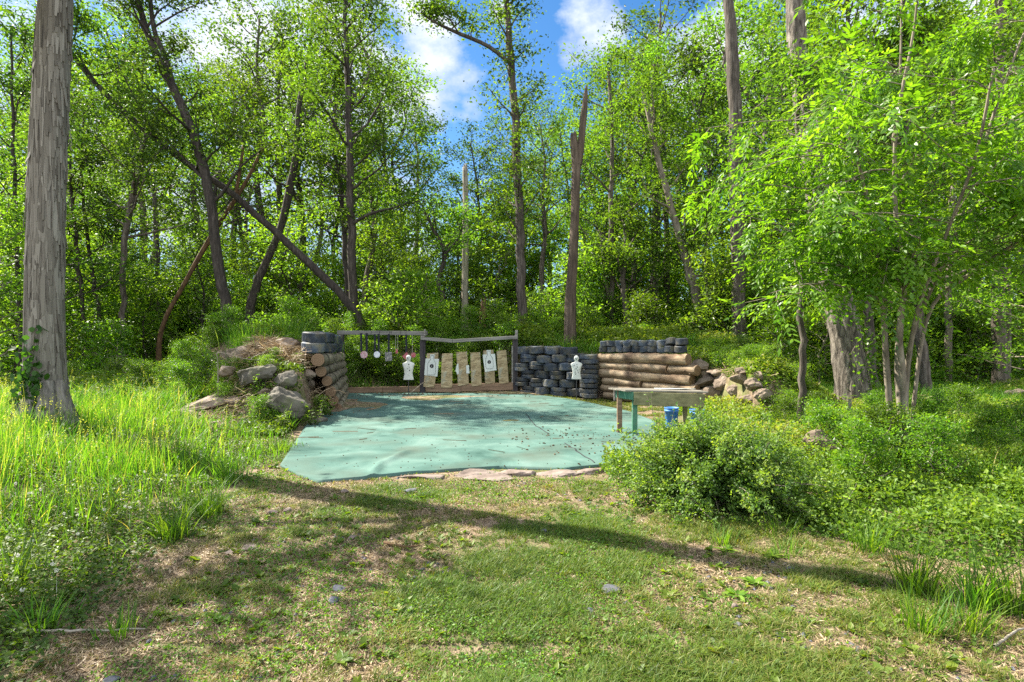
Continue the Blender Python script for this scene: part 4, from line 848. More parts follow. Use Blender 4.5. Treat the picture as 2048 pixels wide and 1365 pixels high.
def frame_right():
    t = empty('target_frame', (-1.3, FD, 0), 'right wooden frame with sagging top beam over the plywood boards', 'target frame'); o = Vector((-1.3, FD, 0))
    def part(name, mat, *bars):
        bm = bmesh.new()
        for a, b, w, h in bars: bar(bm, Vector(a) - o, Vector(b) - o, w, h, .006)
        link(name, bmmesh(name, bm, mat), t)
    part('beam', M['beam'], ((-2.76, FD - .12, 1.685), (-1.80, FD - .12, 1.60), .07, .105)); part('beam', M['beam'], ((-1.795, FD - .12, 1.60), (.16, FD - .12, 1.715), .072, .10))
    part('post', M['post'], ((.10, FD, -.2), (.10, FD, 1.655), .13, .15)); part('side_plank', M['beam'], ((.135, FD - .03, 1.30), (.135, FD - .03, 1.93), .05, .085)); part('side_plank', M['beam'], ((.015, FD - .05, 0), (.015, FD - .05, 1.45), .03, .05))
    part('base_board', M['sill'], ((-2.63, FD - .06, .17), (-1.55, FD - .06, .175), .06, .24)); part('base_board', M['sill'], ((-1.545, FD - .062, .185), (.03, FD - .062, .225), .06, .22))
frame_right()
def prism(name, pts, D, th, mat, parent=None, org=None, bulge=0, mats=None):
    """an outline given as sight lines at depth D, as a real slab of thickness th"""
    c = Vector(org) if org is not None else Vector((sum(at(a, D) for a, b in pts) / len(pts), D, sum(zt(b, D) for a, b in pts) / len(pts)))
    bm = bmesh.new(); fr = [bm.verts.new(Vector(P3(a, b, D)) - c) for a, b in pts]; f = bm.faces.new(fr)
    r = bmesh.ops.extrude_face_region(bm, geom=[f]); vs = [v for v in r['geom'] if isinstance(v, bmesh.types.BMVert)]
    bmesh.ops.translate(bm, vec=(0, th, 0), verts=vs); bmesh.ops.recalc_face_normals(bm, faces=bm.faces)
    o = link(name, bmmesh(name, bm, mat), parent)
    if org is None: o.location = c
    return o
ZB = lambda x, y: (820 + x / 8.533, 680 + y / 8.533)      # the six boards and the paper on them
BOARDS = [([(290, 232), (485, 222), (470, 420), (412, 820), (225, 800), (262, 500)], 'grey plywood board behind the left paper target'), ([(545, 236), (728, 230), (722, 520), (718, 818), (528, 815), (534, 520)], 'broad plywood board second from the left post'),
          ([(790, 212), (972, 203), (988, 480), (1002, 760), (818, 788), (806, 480)], 'warped plywood board with the torn white sheet'), ([(1030, 222), (1195, 212), (1212, 500), (1222, 772), (1052, 795), (1036, 500)], 'striped plywood board between torn sheet and right paper target'),
          ([(1250, 184), (1422, 172), (1440, 460), (1452, 738), (1284, 750), (1266, 460)], 'plywood board behind the right paper target'), ([(1478, 190), (1640, 178), (1668, 480), (1684, 738), (1524, 748), (1492, 420)], 'brown plywood board nearest the right post')]
for i, (pp, lb) in enumerate(BOARDS):
    o = prism('plywood_board', [ZB(*p) for p in pp], FD - .118, .020, M['ply']); tag(o, lb, 'board', 'plywood target boards')
def paper_target(pp, bottle, cx, cy, r, label):
    D = FD - .128; pts = [ZB(*p) for p in pp]; o = prism('paper_target', pts, D, .003, M['paper']); tag(o, label, 'paper target', 'paper targets'); c = o.location
    bm = bmesh.new(); q = [Vector(P3(*ZB(*p), D - .003)) - c for p in bottle]; q.append(q[0])
    for a, b in zip(q[:-1], q[1:]): bar(bm, a, b, .003, .0075, 0)
    link('bottle_outline', bmmesh('bottle_outline', bm, M['ink']), o)
    bm = bmesh.new(); ctr = Vector(P3(*ZB(cx, cy), D - .003)) - c; rr = r / 8.533 / FPX * D; k = 28
    v0 = [bm.verts.new(ctr + Vector((math.cos(a) * rr * .22, 0, math.sin(a) * rr * .22))) for a in [i / k * 6.2832 for i in range(k)]]
    v1 = [bm.verts.new(ctr + Vector((math.cos(a) * rr, -.001, math.sin(a) * rr))) for a in [i / k * 6.2832 for i in range(k)]]
    for i in range(k): bm.faces.new((v0[i], v1[i], v1[(i + 1) % k], v0[(i + 1) % k]))
    link('bullseye', bmmesh('bullseye', bm, M['ink']), o)
def bottle_pts(x0, x1, xn0, xn1, yt, yn, ys, yb, sh=0):
    L = [(xn0, yt), (xn0, yn), (x0 + 6, ys), (x0, ys + 60), (x0 - sh, yb - 30), (x0 + 14 - sh, yb)]; Rr = [(x1 - 14 - sh, yb), (x1 - sh, yb - 30), (x1, ys + 60), (x1 - 6, ys), (xn1, yn), (xn1, yt)]
    return L + Rr
paper_target([(265, 320), (340, 320), (345, 250), (418, 250), (415, 328), (495, 325), (480, 480), (465, 630), (350, 614), (242, 604), (254, 460)], bottle_pts(300, 438, 356, 404, 268, 330, 395, 600, 8), 371, 449, 34, 'left white paper target with bottle outline and black bullseye')
paper_target([(1240, 255), (1310, 250), (1308, 176), (1380, 176), (1382, 244), (1450, 240), (1464, 400), (1476, 520), (1380, 534), (1282, 550), (1258, 400)], bottle_pts(1290, 1418, 1322, 1368, 194, 252, 320, 495, -4), 1352, 380, 31, 'right white paper target with bottle outline and black bullseye')
t = prism('torn_sheet', [ZB(*p) for p in [(800, 420), (826, 400), (832, 560), (828, 585), (800, 590), (792, 548), (776, 540), (786, 470)]], FD - .126, .003, M['paper']); tag(t, 'torn white scrap on the left edge of the warped plywood board', 'paper scrap')
t = prism('torn_sheet', [ZB(*p) for p in [(955, 440), (1005, 430), (1014, 575), (960, 574), (962, 500)]], FD - .126, .003, M['paper']); tag(t, 'torn white scrap on the right edge of the warped plywood board', 'paper scrap')

# ------------------------------------------------------------------ hanging steel targets
ZA = lambda x, y: (680 + x / 9.1, 650 + y / 9.1)
def hang(label, shape, mat, straps, D=FD - .10, smat='strap', group='hanging steel targets'):
    o = prism('steel_target', [ZA(*p) for p in shape], D, .016, M[mat]); tag(o, label, 'steel target', group); c = o.location
    for x0, y0, x1, y1, w in straps:
        bm = bmesh.new(); a = Vector(P3(*ZA(x0, y0), D + .006)) - c; b = Vector(P3(*ZA(x1, y1), D + .006)) - c; ww = w / 9.1 / FPX * D
        if smat == 'strap': bar(bm, a, b, .010, ww, .001)
        else:
            n = 14
            for i in range(n):
                p = a.lerp(b, i / n); q = a.lerp(b, (i + .85) / n); bar(bm, p, q, .014 if i % 2 else .005, .005 if i % 2 else .014, .001)
        link('strap' if smat == 'strap' else 'chain', bmmesh('strap', bm, M[smat]), o)
def disc(cx, cy, r, n=20, sq=1.0): return [(cx + math.cos(i / n * 6.2832) * r, cy + math.sin(i / n * 6.2832) * r * sq) for i in range(n)]
hang('pink and white chipped octagon hanging on two black straps', disc(436, 545, 70, 8), 'steel_pink', [(386, 150, 386, 490, 38), (482, 150, 488, 490, 38)])
hang('white disc with blue chips hanging on two black straps', disc(672, 542, 58), 'steel_white', [(634, 170, 634, 500, 34), (702, 165, 706, 500, 34)])
hang('grey splattered steel plate on one black strap', [(815, 500), (940, 492), (950, 655), (822, 662)], 'steel_grey', [(886, 168, 886, 510, 36)])
hang('small red scrap hanging on two pale chains', [(1016, 445), (1048, 440), (1056, 520), (1008, 520)], 'steel_red', [(1012, 190, 1012, 470, 10), (1050, 190, 1050, 470, 10)], smat='chain')
hang('red diamond plate on a black strap beside the white torso', [(1130, 575), (1215, 495), (1262, 575), (1195, 636)], 'steel_red', [(1205, 180, 1205, 520, 32)])
hang('dark red disc half hidden behind the white torso head', disc(1335, 552, 45), 'steel_red', [(1316, 190, 1316, 520, 8)], smat='chain')

# ------------------------------------------------------------------ white torsos on stakes
def torso(px, D, zb, zt_, label, seed, yaw):
    g = np.random.default_rng(seed); hgt = zt_ - zb; x0 = at(px, D); z0 = 0.0
    prof = [(0, .205, .075), (.03, .215, .08), (.12, .18, .08), (.28, .155, .078), (.42, .185, .085), (.54, .215, .09), (.60, .245, .085), (.655, .250, .075), (.70, .17, .065), (.725, .075, .05), (.76, .066, .05), (.79, .075, .06), (.83, .095, .075), (.885, .105, .085), (.94, .097, .08), (.98, .062, .055), (1.0, .01, .01)]
    k = 28; a = np.arange(k) / k * 2 * math.pi; V = []
    for z, wx, dy in prof:
        sx = np.sign(np.cos(a)) * np.abs(np.cos(a)) ** .75; sy = np.sign(np.sin(a)) * np.abs(np.sin(a)) ** .75
        V.append(np.stack([sx * wx * hgt, sy * dy * hgt, np.full(k, z * hgt)], -1))
    V = np.array(V)
    fr = np.sin(a) < -.3                                   # face and chest on the front
    for j, (z, wx, dy) in enumerate(prof):
        for i in range(k):
            if fr[i]:
                cx_ = abs(V[j, i, 0]) / hgt
                if .86 < z < .90 and cx_ < .02: V[j, i, 1] -= .030 * hgt
                if .86 < z < .90 and .03 < cx_ < .06: V[j, i, 1] += .012 * hgt
                if .40 < z < .58 and .04 < cx_ < .15: V[j, i, 1] -= .016 * hgt
                if .82 < z < .84 and cx_ < .04: V[j, i, 1] -= .008 * hgt
    n = len(prof); ii = np.arange(n * k).reshape(n, k); F = np.stack([ii[:-1], np.roll(ii[:-1], -1, 1), np.roll(ii[1:], -1, 1), ii[1:]], -1).reshape(-1, 4)
    t = empty('torso_target', (x0, D, z0), label, 'torso target', 'white torso targets', yaw)
    me = npmesh('torso', V + np.array([0, 0, zb]), F, M['white_foam'], smooth=True); o = link('torso', me, t)
    md = o.modifiers.new('round', 'SUBSURF'); md.levels = 1; md.render_levels = 1
    bm = bmesh.new(); spots = [(.03, .885), (-.03, .885), (0, .84), (.02, .62), (.035, .52), (-.02, .45), (.05, .38), (.12, .40), (-.05, .30), (-.03, .22), (-.10, .58), (.07, .28)]
    for sx, sz in spots[:12 if seed == 2 else 7]:
        wx = np.interp(sz, [p[0] for p in prof], [p[1] for p in prof]); dy = np.interp(sz, [p[0] for p in prof], [p[2] for p in prof])
        yy = -dy * max(0, 1 - abs(sx / wx) ** 2.7) ** .38 * hgt - .012; rr = g.uniform(.009, .017)
        bmesh.ops.create_uvsphere(bm, u_segments=8, v_segments=6, radius=rr, matrix=Matrix.Translation((sx * hgt, yy + .004, zb + sz * hgt)) @ Matrix.Diagonal((1, .6, 1, 1)))
    link('bullet_holes', bmmesh('bullet_holes', bm, M['ink']), t)
    bm = bmesh.new(); bar(bm, (0, 0, -.12), (0, 0, zb + .12), .022, .022, .003); bar(bm, (0, 0, .10), (0, 0, .16), .034, .034, .004); link('stake', bmmesh('stake', bm, M['iron']), t)
torso(817, 16.75, .46, 1.19, 'white torso target on a stake in front of the left frame', 1, R(4))
torso(1153, 15.75, .545, 1.20, 'white torso target full of bullet holes in front of the tyre wall', 2, R(-6))

# ------------------------------------------------------------------ shooting table, sheet, buckets
def table():
    t = empty('shooting_table', (2.45, 9.5, 0), 'old wooden table with a green end board behind the round bush', 'table'); o = Vector((2.45, 9.5, 0))
    A, Bq, C_, D_ = Vector((1.80, 9.84, 0)), Vector((2.02, 9.44, 0)), Vector((3.10, 9.16, 0)), Vector((2.96, 9.62, 0))
    def part(name, mat, *bars):
        bm = bmesh.new()
        for a, b, w, h in bars: bar(bm, Vector(a) - o, Vector(b) - o, w, h, .004)
        link(name, bmmesh(name, bm, mat), t)
    z = lambda p, h: Vector((p.x, p.y, h))
    top = bmesh.new()
    for i in range(4):                                     # four planks
        u0, u1 = i / 4 + .012, (i + 1) / 4 - .012; ext = Vector((-.13, .03, 0)); e2 = Vector((.06, -.015, 0))
        q = [Bq.lerp(A, u0) + ext, C_.lerp(D_, u0) + e2, C_.lerp(D_, u1) + e2, Bq.lerp(A, u1) + ext]
        lo = [top.verts.new(Vector((p.x, p.y, .762 + .004 * (i % 2))) - o) for p in q]; hi = [top.verts.new(Vector((p.x, p.y, .787 + .004 * (i % 2))) - o) for p in q]
        top.faces.new(hi); top.faces.new(lo[::-1])
        for k in range(4): top.faces.new((lo[k], lo[(k + 1) % 4], hi[(k + 1) % 4], hi[k]))
    link('table_top', bmmesh('table_top', top, M['table_top']), t)
    part('end_board', M['table_green'], (z(A, .69), z(Bq, .69), .028, .135)); part('apron', M['table_old'], (z(Bq, .648), z(C_, .640), .028, .215)); part('apron', M['table_old'], (z(A, .67), z(D_, .67), .028, .17))
    part('leg', M['sill'], (z(A + Vector((.05, -.05, 0)), -.03), z(A + Vector((.05, -.05, 0)), .76), .055, .085)); part('leg', M['table_green'], (z(Bq + Vector((.03, .07, 0)), -.03), z(Bq + Vector((.03, .07, 0)), .76), .055, .085))
    part('leg', M['table_old'], (z(C_ + Vector((-.05, .07, 0)), -.03), z(C_ + Vector((-.05, .07, 0)), .76), .07, .07)); part('leg', M['table_old'], (z(D_ + Vector((-.05, -.05, 0)), -.03), z(D_ + Vector((-.05, -.05, 0)), .76), .07, .07))
    part('corner_strip', M['beam'], (z(A + Vector((-.022, .010, 0)), .57), z(A + Vector((-.022, .010, 0)), .755), .03, .03))
    bm = bmesh.new(); vs = [Vector((2.48, 9.50, 0)), Vector((3.02, 9.36, 0)), Vector((2.93, 9.60, 0)), Vector((2.42, 9.70, 0))]
    lo = [bm.verts.new(Vector((p.x, p.y, .7945 + (.02 if i == 1 else 0)))) for i, p in enumerate(vs)]; hi = [bm.verts.new(v.co + Vector((0, 0, .006))) for v in lo]
    bm.faces.new(hi); bm.faces.new(lo[::-1])
    for k in range(4): bm.faces.new((lo[k], lo[(k + 1) % 4], hi[(k + 1) % 4], hi[k]))
    tag(link('white_sheet', bmmesh('white_sheet', bm, M['paper'])), 'white sheet lying on the far half of the old table', 'sheet')
table()
def bucket(x, y, r, h, label):
    t = empty('bucket', (x, y, 0), label, 'bucket', 'blue buckets under the table'); k = 32; a = np.arange(k) / k * 2 * math.pi
    prof = [(.01, .012), (r * .82, .012), (r * .84, 0), (r * .86, .02), (r * .97, h * .82), (r * 1.03, h * .83), (r * 1.03, h * .87), (r * .98, h * .88), (r, h * .97), (r * 1.05, h * .975), (r * 1.05, h), (r * .97, h), (r * .82, .05), (.01, .05)]
    pr = np.array(prof); V = np.stack([pr[:, None, 0] * np.cos(a), pr[:, None, 0] * np.sin(a), pr[:, None, 1] + 0 * a], -1); n = len(pr); ii = np.arange(n * k).reshape(n, k)
    link('pail', npmesh('pail', V, np.stack([ii[:-1], np.roll(ii[:-1], -1, 1), np.roll(ii[1:], -1, 1), ii[1:]], -1).reshape(-1, 4), M['blue'], smooth=True), t)
    w = Wood(); b = np.linspace(0, math.pi, 16); w.tube(np.c_[np.cos(b) * r * 1.05, -np.abs(np.sin(b)) * r * .75, h * .86 - np.sin(b) * h * .32], .004, 6); link('handle', wood_mesh('handle', w, M['iron']), t)
bucket(2.93, 10.45, .125, .38, 'pale blue bucket in front of the log wall, left under the table'); bucket(3.30, 10.15, .125, .38, 'blue bucket in the shade under the far end of the table')

# ------------------------------------------------------------------ rocks
def rock_mesh(seed, sx, sy, sz, cuts=9, mat='rock', sub=4):
    g = np.random.default_rng(seed); bm = bmesh.new(); bmesh.ops.create_icosphere(bm, subdivisions=sub, radius=1); V = np.array([v.co[:] for v in bm.verts])
    for _ in range(cuts):
        n = norm(g.normal(size=3)); d = g.uniform(.45, .8); ex = np.maximum(0, V @ n - d); V = V - ex[:, None] * n * .93
    for s, amp in ((2.1, .16), (5.5, .05), (12, .018)): V = V * (1 + amp * (fbm(V[:, 0] * s + 9, V[:, 1] * s + V[:, 2] * s * 1.3 + seed, seed, 3) - .5)[:, None] * 2)
    V = V * np.array([sx, sy, sz])
    for v, c in zip(bm.verts, V): v.co = c
    return bmmesh('rock', bm, M[mat], smooth=False)
def hit(px, py, D):
    for d in np.arange(D - 2.5, D + 2.5, .05):
        if zt(py, d) <= float(H(at(px, d), d)) + .02: return d
    return D
def rock(px, py, D, w, h, label, seed, mat='rock', rot=0, depth=None, group=None, name='rock', tilt=0, cuts=9, up=0.0):
    """px, py: sight line to the middle of the rock at depth D; w, h: its size as seen"""
    if group: D = hit(px, py + h * .25, D)
    sx, sz = w * .5 / FPX * D * 1.12, h * .5 / FPX * D * 1.2; o = link(name, rock_mesh(seed, sx, (depth or sx * .8), sz, cuts, mat)); o.location = (at(px, D), D, zt(py, D) + up); o.rotation_euler = (g.normal() * .1, R(tilt), rot); tag(o, label, 'rock', group); return o
LR = 'rocks of the left pile'
rock(512, 755, 11.6, 88, 46, 'big slanting slab on the left pile under the dry brush', 1, 'rock_grey', tilt=-14, group=LR, cuts=12)
rock(577, 762, 11.5, 50, 44, 'rounded grey rock right of the slanting slab', 2, 'rock_grey', group=LR)
rock(577, 808, 11.1, 82, 64, 'biggest grey boulder of the left pile beside the carpet', 3, 'rock_grey', tilt=12, group=LR)
rock(516, 812, 10.9, 30, 36, 'small upright stone left of the biggest grey boulder', 4, 'rock', group=LR)
rock(605, 733, 12.2, 32, 16, 'flat yellowish stone wedged under the fat top log', 5, 'rock', group=LR, cuts=6)
rock(612, 750, 12.1, 34, 18, 'yellowish block below the flat wedged stone', 6, 'rock', group=LR, cuts=6)
rock(616, 768, 12.0, 24, 18, 'small tan stone low beside the left log ends', 7, 'rock', group=LR)
rock(632, 788, 12.1, 26, 30, 'grey stone under the ends of the left logs', 8, 'rock_grey', group=LR)
rock(405, 815, 10.6, 104, 34, 'long low slab at the left foot of the pile, half under dry grass', 9, 'rock', tilt=-18, group=LR, cuts=12)
rock(480, 722, 12.2, 80, 56, 'brown earthy rock at the crest of the left pile', 10, 'rock', group=LR)
rock(560, 700, 12.8, 80, 50, 'earthy rock behind the brush beside the upper tyres', 11, 'rock', group=LR)
rock(640, 843, 11.2, 34, 16, 'low stone at the carpet corner by the left logs', 12, 'rock_grey', group=LR)
for px, py, w, h, mt, lb, sd in [(452, 742, 34, 24, 'rock', 'small brown stone at the left end of the slanting slab', 110), (545, 732, 30, 20, 'rock', 'small tan stone just above the rounded grey rock', 111), (606, 812, 26, 22, 'rock', 'brown stone between boulder and left log ends', 112), (470, 802, 34, 22, 'rock', 'tan stone left of the small upright stone', 113), (555, 850, 36, 18, 'rock_grey', 'half buried stone in front of the biggest grey boulder', 114), (432, 776, 30, 18, 'rock', 'brown stone low on the slope left of the slanting slab', 115), (530, 782, 30, 18, 'rock', 'tan stone wedged between slab and biggest boulder', 116)]:
    rock(px, py, 11.4, w, h, lb, sd, mt, group=LR)
RR = 'rocks of the right pile'
for i, (px, py, D, w, h, lb, tl) in enumerate([(1428, 792, 12.6, 50, 38, 'sharp edged tan block just right of the table end', 10), (1412, 764, 13.1, 48, 24, 'smooth long tan rock beside the third log', -8), (1447, 763, 12.9, 38, 30, 'tilted pointed rock in the middle of the right pile', -38), (1484, 759, 12.9, 42, 24, 'reddish slab resting right of the tilted pointed rock', 6),
        (1434, 745, 13.4, 40, 18, 'flat tan rock above the smooth long rock', 0), (1471, 785, 12.5, 30, 26, 'brown wedge rock low on the right of the pile', 14), (1405, 733, 13.8, 44, 22, 'layered brown rock beside the ends of the upper logs', 5), (1458, 716, 14.0, 34, 24, 'round pale rock at the top of the right pile', 0),
        (1483, 740, 13.5, 40, 18, 'pinkish rock near the upper right of the pile', -6), (1419, 716, 14.2, 28, 20, 'small grey rock behind the big small-tyre end', 8), (1407, 748, 13.7, 20, 12, 'little pale stone between log ends and rocks', 0), (1410, 782, 12.9, 30, 16, 'low stone peeping over the table end', 0)]):
    rock(px, py, D, w, h, lb, 20 + i, 'rock', group=RR, tilt=tl)
for px, py, w, h, lb, sd in [(1508, 772, 36, 26, 'tan rock at the right flank of the right pile', 130), (1498, 798, 40, 26, 'brown rock low at the right flank of the right pile', 131), (1526, 792, 34, 24, 'pinkish rock under the weeds at the right flank', 132), (1474, 818, 40, 24, 'tan rock just behind the top of the round bush', 133), (1515, 752, 30, 20, 'small grey tan rock high on the right flank', 134), (1446, 806, 34, 20, 'brown rock between the sharp block and the round bush', 135)]:
    rock(px, py, 12.9, w, h, lb, sd, group=RR)
rock(1648, 895, 7.4, 74, 60, 'pinkish tan boulder alone in the weeds right of the bush', 40, 'rock', tilt=12)
rock(2034, 800, 14.2, 72, 36, 'tan boulder at the right edge of the picture', 41, 'rock', tilt=-6)
for i, (x, y, w, d, lb) in enumerate([(-1.02, 6.66, .34, .15, 'pale flagstone at the left of the row along the carpet front'), (-.44, 6.84, .30, .17, 'cracked pinkish flagstone, second in the row along the carpet front'), (-.28, 6.58, .32, .15, 'flagstone nearest the camera in the row along the carpet front'),
        (.10, 6.83, .30, .16, 'pinkish flagstone under the carpet edge in the middle of the row'), (.52, 6.80, .30, .14, 'brown flagstone, second from the right of the row along the carpet front'), (.92, 6.86, .24, .12, 'small brown flagstone at the right end of the row along the carpet front')]):
    o = link('flagstone', rock_mesh(60 + i, w, d, .055, 8, 'flag')); o.location = (x, y, float(H(x, y)) + .004); o.rotation_euler = (0, 0, g.normal() * .15); tag(o, lb, 'flagstone', 'flagstones along the carpet')
for i, (px, py, w, h, mt, lb) in enumerate([(497, 1098, 40, 14, 'flag', 'pale flat stone in the lawn near the tall grass'), (463, 1105, 26, 12, 'flag', 'small pinkish stone left of the pale flat stone'), (668, 1208, 30, 20, 'slate', 'bluish stone in the shaded lawn'), (676, 1180, 36, 12, 'slate', 'thin bluish stone just behind the bluish stone'), (1218, 1186, 50, 18, 'slate', 'dark grey flat stone in the middle of the lawn'),
        (1089, 1066, 18, 12, 'slate', 'small grey stone in the long trunk shadow'), (1180, 1228, 18, 14, 'slate', 'grey pebble below the dark grey flat stone'), (545, 1028, 24, 10, 'flag', 'pale stone beside the left grass edge'), (575, 1024, 20, 9, 'flag', 'little pale stone right of the left grass edge'), (820, 983, 34, 10, 'slate', 'grey stone before the carpet front'), (690, 985, 22, 8, 'flag', 'small pale stone below the carpet corner'), (224, 1362, 34, 12, 'slate', 'grey stone at the bottom edge of the picture'), (1470, 1218, 14, 9, 'flag', 'little white stone in the right of the lawn'), (872, 1137, 14, 8, 'flag', 'little white stone left of centre in the lawn'), (705, 1080, 22, 9, 'flag', 'pale stone half sunk in the bare patch of lawn'), (410, 972, 50, 18, 'flag', 'pale flat rock among the tall grass by the path edge')]):
    D = FPX * CAMZ / (py - CY); x = at(px, D); r_ = w * .5 / FPX * D
    o = link('stone', rock_mesh(80 + i, r_, r_ * .75, max(.02, h * .5 / FPX * D * .8), 7, mt, 3)); o.location = (x, D, float(H(x, D)) + .012); o.rotation_euler = (0, 0, g.uniform(0, 6)); tag(o, lb, 'stone', 'stones in the lawn')

# ------------------------------------------------------------------ sticks, stub and fallen branches
def stick(pts, r, label, mat='wood_dead', name='stick', cat='stick', seed=1, group=None, side=0):
    g = np.random.default_rng(seed); P = np.array(pts, float); o0 = P[0].copy(); Q = catmull(P - o0, 18); Q[1:-1] += g.normal(size=(16, 3)) * r * .25; w = Wood(); w.tube(Q, np.linspace(r, r * .5, 18), 8, .2, seed)
    for _ in range(side):
        j = int(g.integers(5, 15)); w.tube(limb_path(Q[j], g.normal(size=3) * [1, 1, .6] + [0, 0, .3], g.uniform(.3, .9), 5, .2, 0, g), np.linspace(r * .4, .004, 6), 5, .1, seed)
    o = link(name, wood_mesh(name, w, M[mat])); o.location = o0; tag(o, label, cat, group)
hz = lambda x, y, d=0: (x, y, float(H(x, y)) + d)
stick([(at(437, 11.3), 11.3, float(H(at(437, 11.3), 11.3)) - .05), (at(436, 11.3), 11.3, zt(730, 11.3)), (at(437, 11.3), 11.3, zt(706, 11.3)), (at(480, 11.5), 11.5, zt(716, 11.5)), (at(520, 11.6), 11.6, zt(722, 11.6))], .012, 'thin bent grey stick standing left of the brush pile', 'bark_pale', 'bent_stick')
stick([hz(1.95, 8.9, .02), (at(1700, 9.2), 9.3, zt(850, 9.2)), ][0:0] or [(at(1699, 9.6), 9.6, float(H(at(1699, 9.6), 9.6)) - .1), (at(1698, 9.6), 9.6, zt(840, 9.6)), (at(1700, 9.6), 9.6, zt(798, 9.6))], .045, 'short white stub standing before the big furrowed trunk', 'bark_pale', 'stub', 'stub')
for i, (px0, px1, D, zz, lb) in enumerate([(1860, 2060, 19.2, .25, 'long pale fallen branch lying across the woods floor at the far right'), (1880, 1990, 20.0, .5, 'fallen branch propped behind the double trunk'), (1990, 2080, 18.6, .4, 'brown fallen branch right of the double trunk'), (1905, 2040, 20.6, .8, 'thin fallen branch on top of the brush at the far right')]):
    x0, x1 = at(px0, D), at(px1, D); stick([hz(x0, D, .12), ((x0 + x1) / 2, D + .3, float(H((x0 + x1) / 2, D)) + zz), hz(x1, D + .6, zz * .6)], .09 if i < 3 else .05, lb, 'wood_dead' if i % 2 else 'bark_pale', 'fallen_branch', 'branch', 50 + i, 'fallen branches at the far right', 5)
stick([hz(-2.9, 3.12, .02), hz(-2.45, 3.05, .03), hz(-2.0, 3.1, .02)], .009, 'thin pale twig in the grass at the lower left', 'bark_pale', 'twig', 'stick', 60)
stick([hz(-1.0, 4.45, .02), hz(-.82, 4.35, .025), hz(-.7, 4.4, .015)], .010, 'short brown twig in the shaded lawn', 'wood_dead', 'twig', 'stick', 61)
stick([hz(2.5, 2.95, .02), hz(2.8, 3.1, .03), hz(3.2, 3.12, .02)], .007, 'straw coloured twig in the dry lawn at the lower right', 'bark_pale', 'twig', 'stick', 62)
stick([hz(6.6, 9.6, .05), hz(7.0, 9.9, .14), hz(7.7, 10.0, .05)], .02, 'grey fallen twig in the weeds right of the many stemmed tree', 'bark_pale', 'twig', 'stick', 63, None, 3)
stick([hz(-7.2, 12.8, .0), hz(-6.5, 13.6, .15), hz(-5.6, 14.6, .1)], .05, 'brown branch lying in the weeds left of the rock pile', 'wood_dead', 'fallen_branch', 'branch', 64, None, 2)
stick([(at(822, 16.95), 16.95, .06), (at(836, 17.1), 17.1, .22), (at(852, 17.2), 17.2, .42)], .012, 'thin stick leaning right of the white torso stake', 'bark_pale', 'stick', 'stick', 65)
# ------------------------------------------------------------------ plants that stand alone
def bush():
    g = np.random.default_rng(9); c = np.array([2.0, 5.7]); z0 = float(H(c[0], c[1])); t = empty('bush', (c[0], c[1], z0), 'wide round bush of tiny leaves at the right edge of the lawn', 'bush'); w = Wood(); C = []; T = []
    for i in range(430):
        az = g.uniform(0, 6.283); e = R(g.uniform(8, 88)); d = np.array([math.cos(az) * math.cos(e), math.sin(az) * math.cos(e), math.sin(e)]); L = g.uniform(.60, .93) * (1.12 - .18 * math.sin(e)); st = np.array([g.normal() * .16, g.normal() * .14, 0])
        Bp = limb_path(st, d * [1, .9, 1] + [0, 0, .35], L, 9, .09, -.10, g); w.tube(Bp, np.linspace(.007, .002, 10), 4, cap=False); tn = g.uniform(.15, .75)
        for j in range(3, 10):
            for _ in range(2):
                S = limb_path(Bp[j], norm(Bp[j] - Bp[j - 1]) + g.normal(size=3) * .8, g.uniform(.06, .2), 3, .2, .03, g)
                for q in S[1:]:
                    m = int(g.integers(4, 9)); C.append(q + g.normal(size=(m, 3)) * .022); T += list(np.clip(tn + (.18 if j > 7 else 0) + g.normal(size=m) * .14, 0, 1))
    C = np.vstack(C); k = C[:, 2] > .01 - .02; C = C[k]; T = np.array(T)[k]
    V, F = leaf_quads(C, .031 * g.uniform(.6, 1.35, len(C)), g, flat=.8, aspect=.62); link('leaves', npmesh('bush_leaves', V, F, M['shrub'], T), t); link('stems', wood_mesh('bush_stems', w, M['stem']), t)
    return t
bush()
def weed_plant(x, y, hgt, nst, label, mat, seed, lf=.05, group=None, spread=.5, cat='weed', name='weed'):
    g = np.random.default_rng(seed); z0 = float(H(x, y)); t = empty(name, (x, y, z0), label, cat, group); w = Wood(); C = []; A = []
    for i in range(nst):
        az = g.uniform(0, 6.283); Bp = limb_path((g.normal() * .03, g.normal() * .03, -.02), (math.cos(az) * spread, math.sin(az) * spread, 1), hgt * g.uniform(.6, 1.1), 8, .08, .05, g); w.tube(Bp, np.linspace(.005, .002, 9), 4, cap=False)
        for j in range(2, 9):
            for s in range(3): a = norm(g.normal(size=3) * [1, 1, .3]); C.append(Bp[j] + a * lf * .5); A.append(a)
    C = np.array(C); A = np.array(A); V, F = leaf_ovals(C, A, norm(np.array([0, 0, 1.0]) + g.normal(size=C.shape) * .4), lf * g.uniform(.7, 1.4, len(C)), lf * .45 * g.uniform(.7, 1.3, len(C)))
    link('stems', wood_mesh('weed_stems', w, M['stem']), t); link('leaves', npmesh('weed_leaves', V, F, M[mat], g.uniform(.1, .9, len(C))), t)
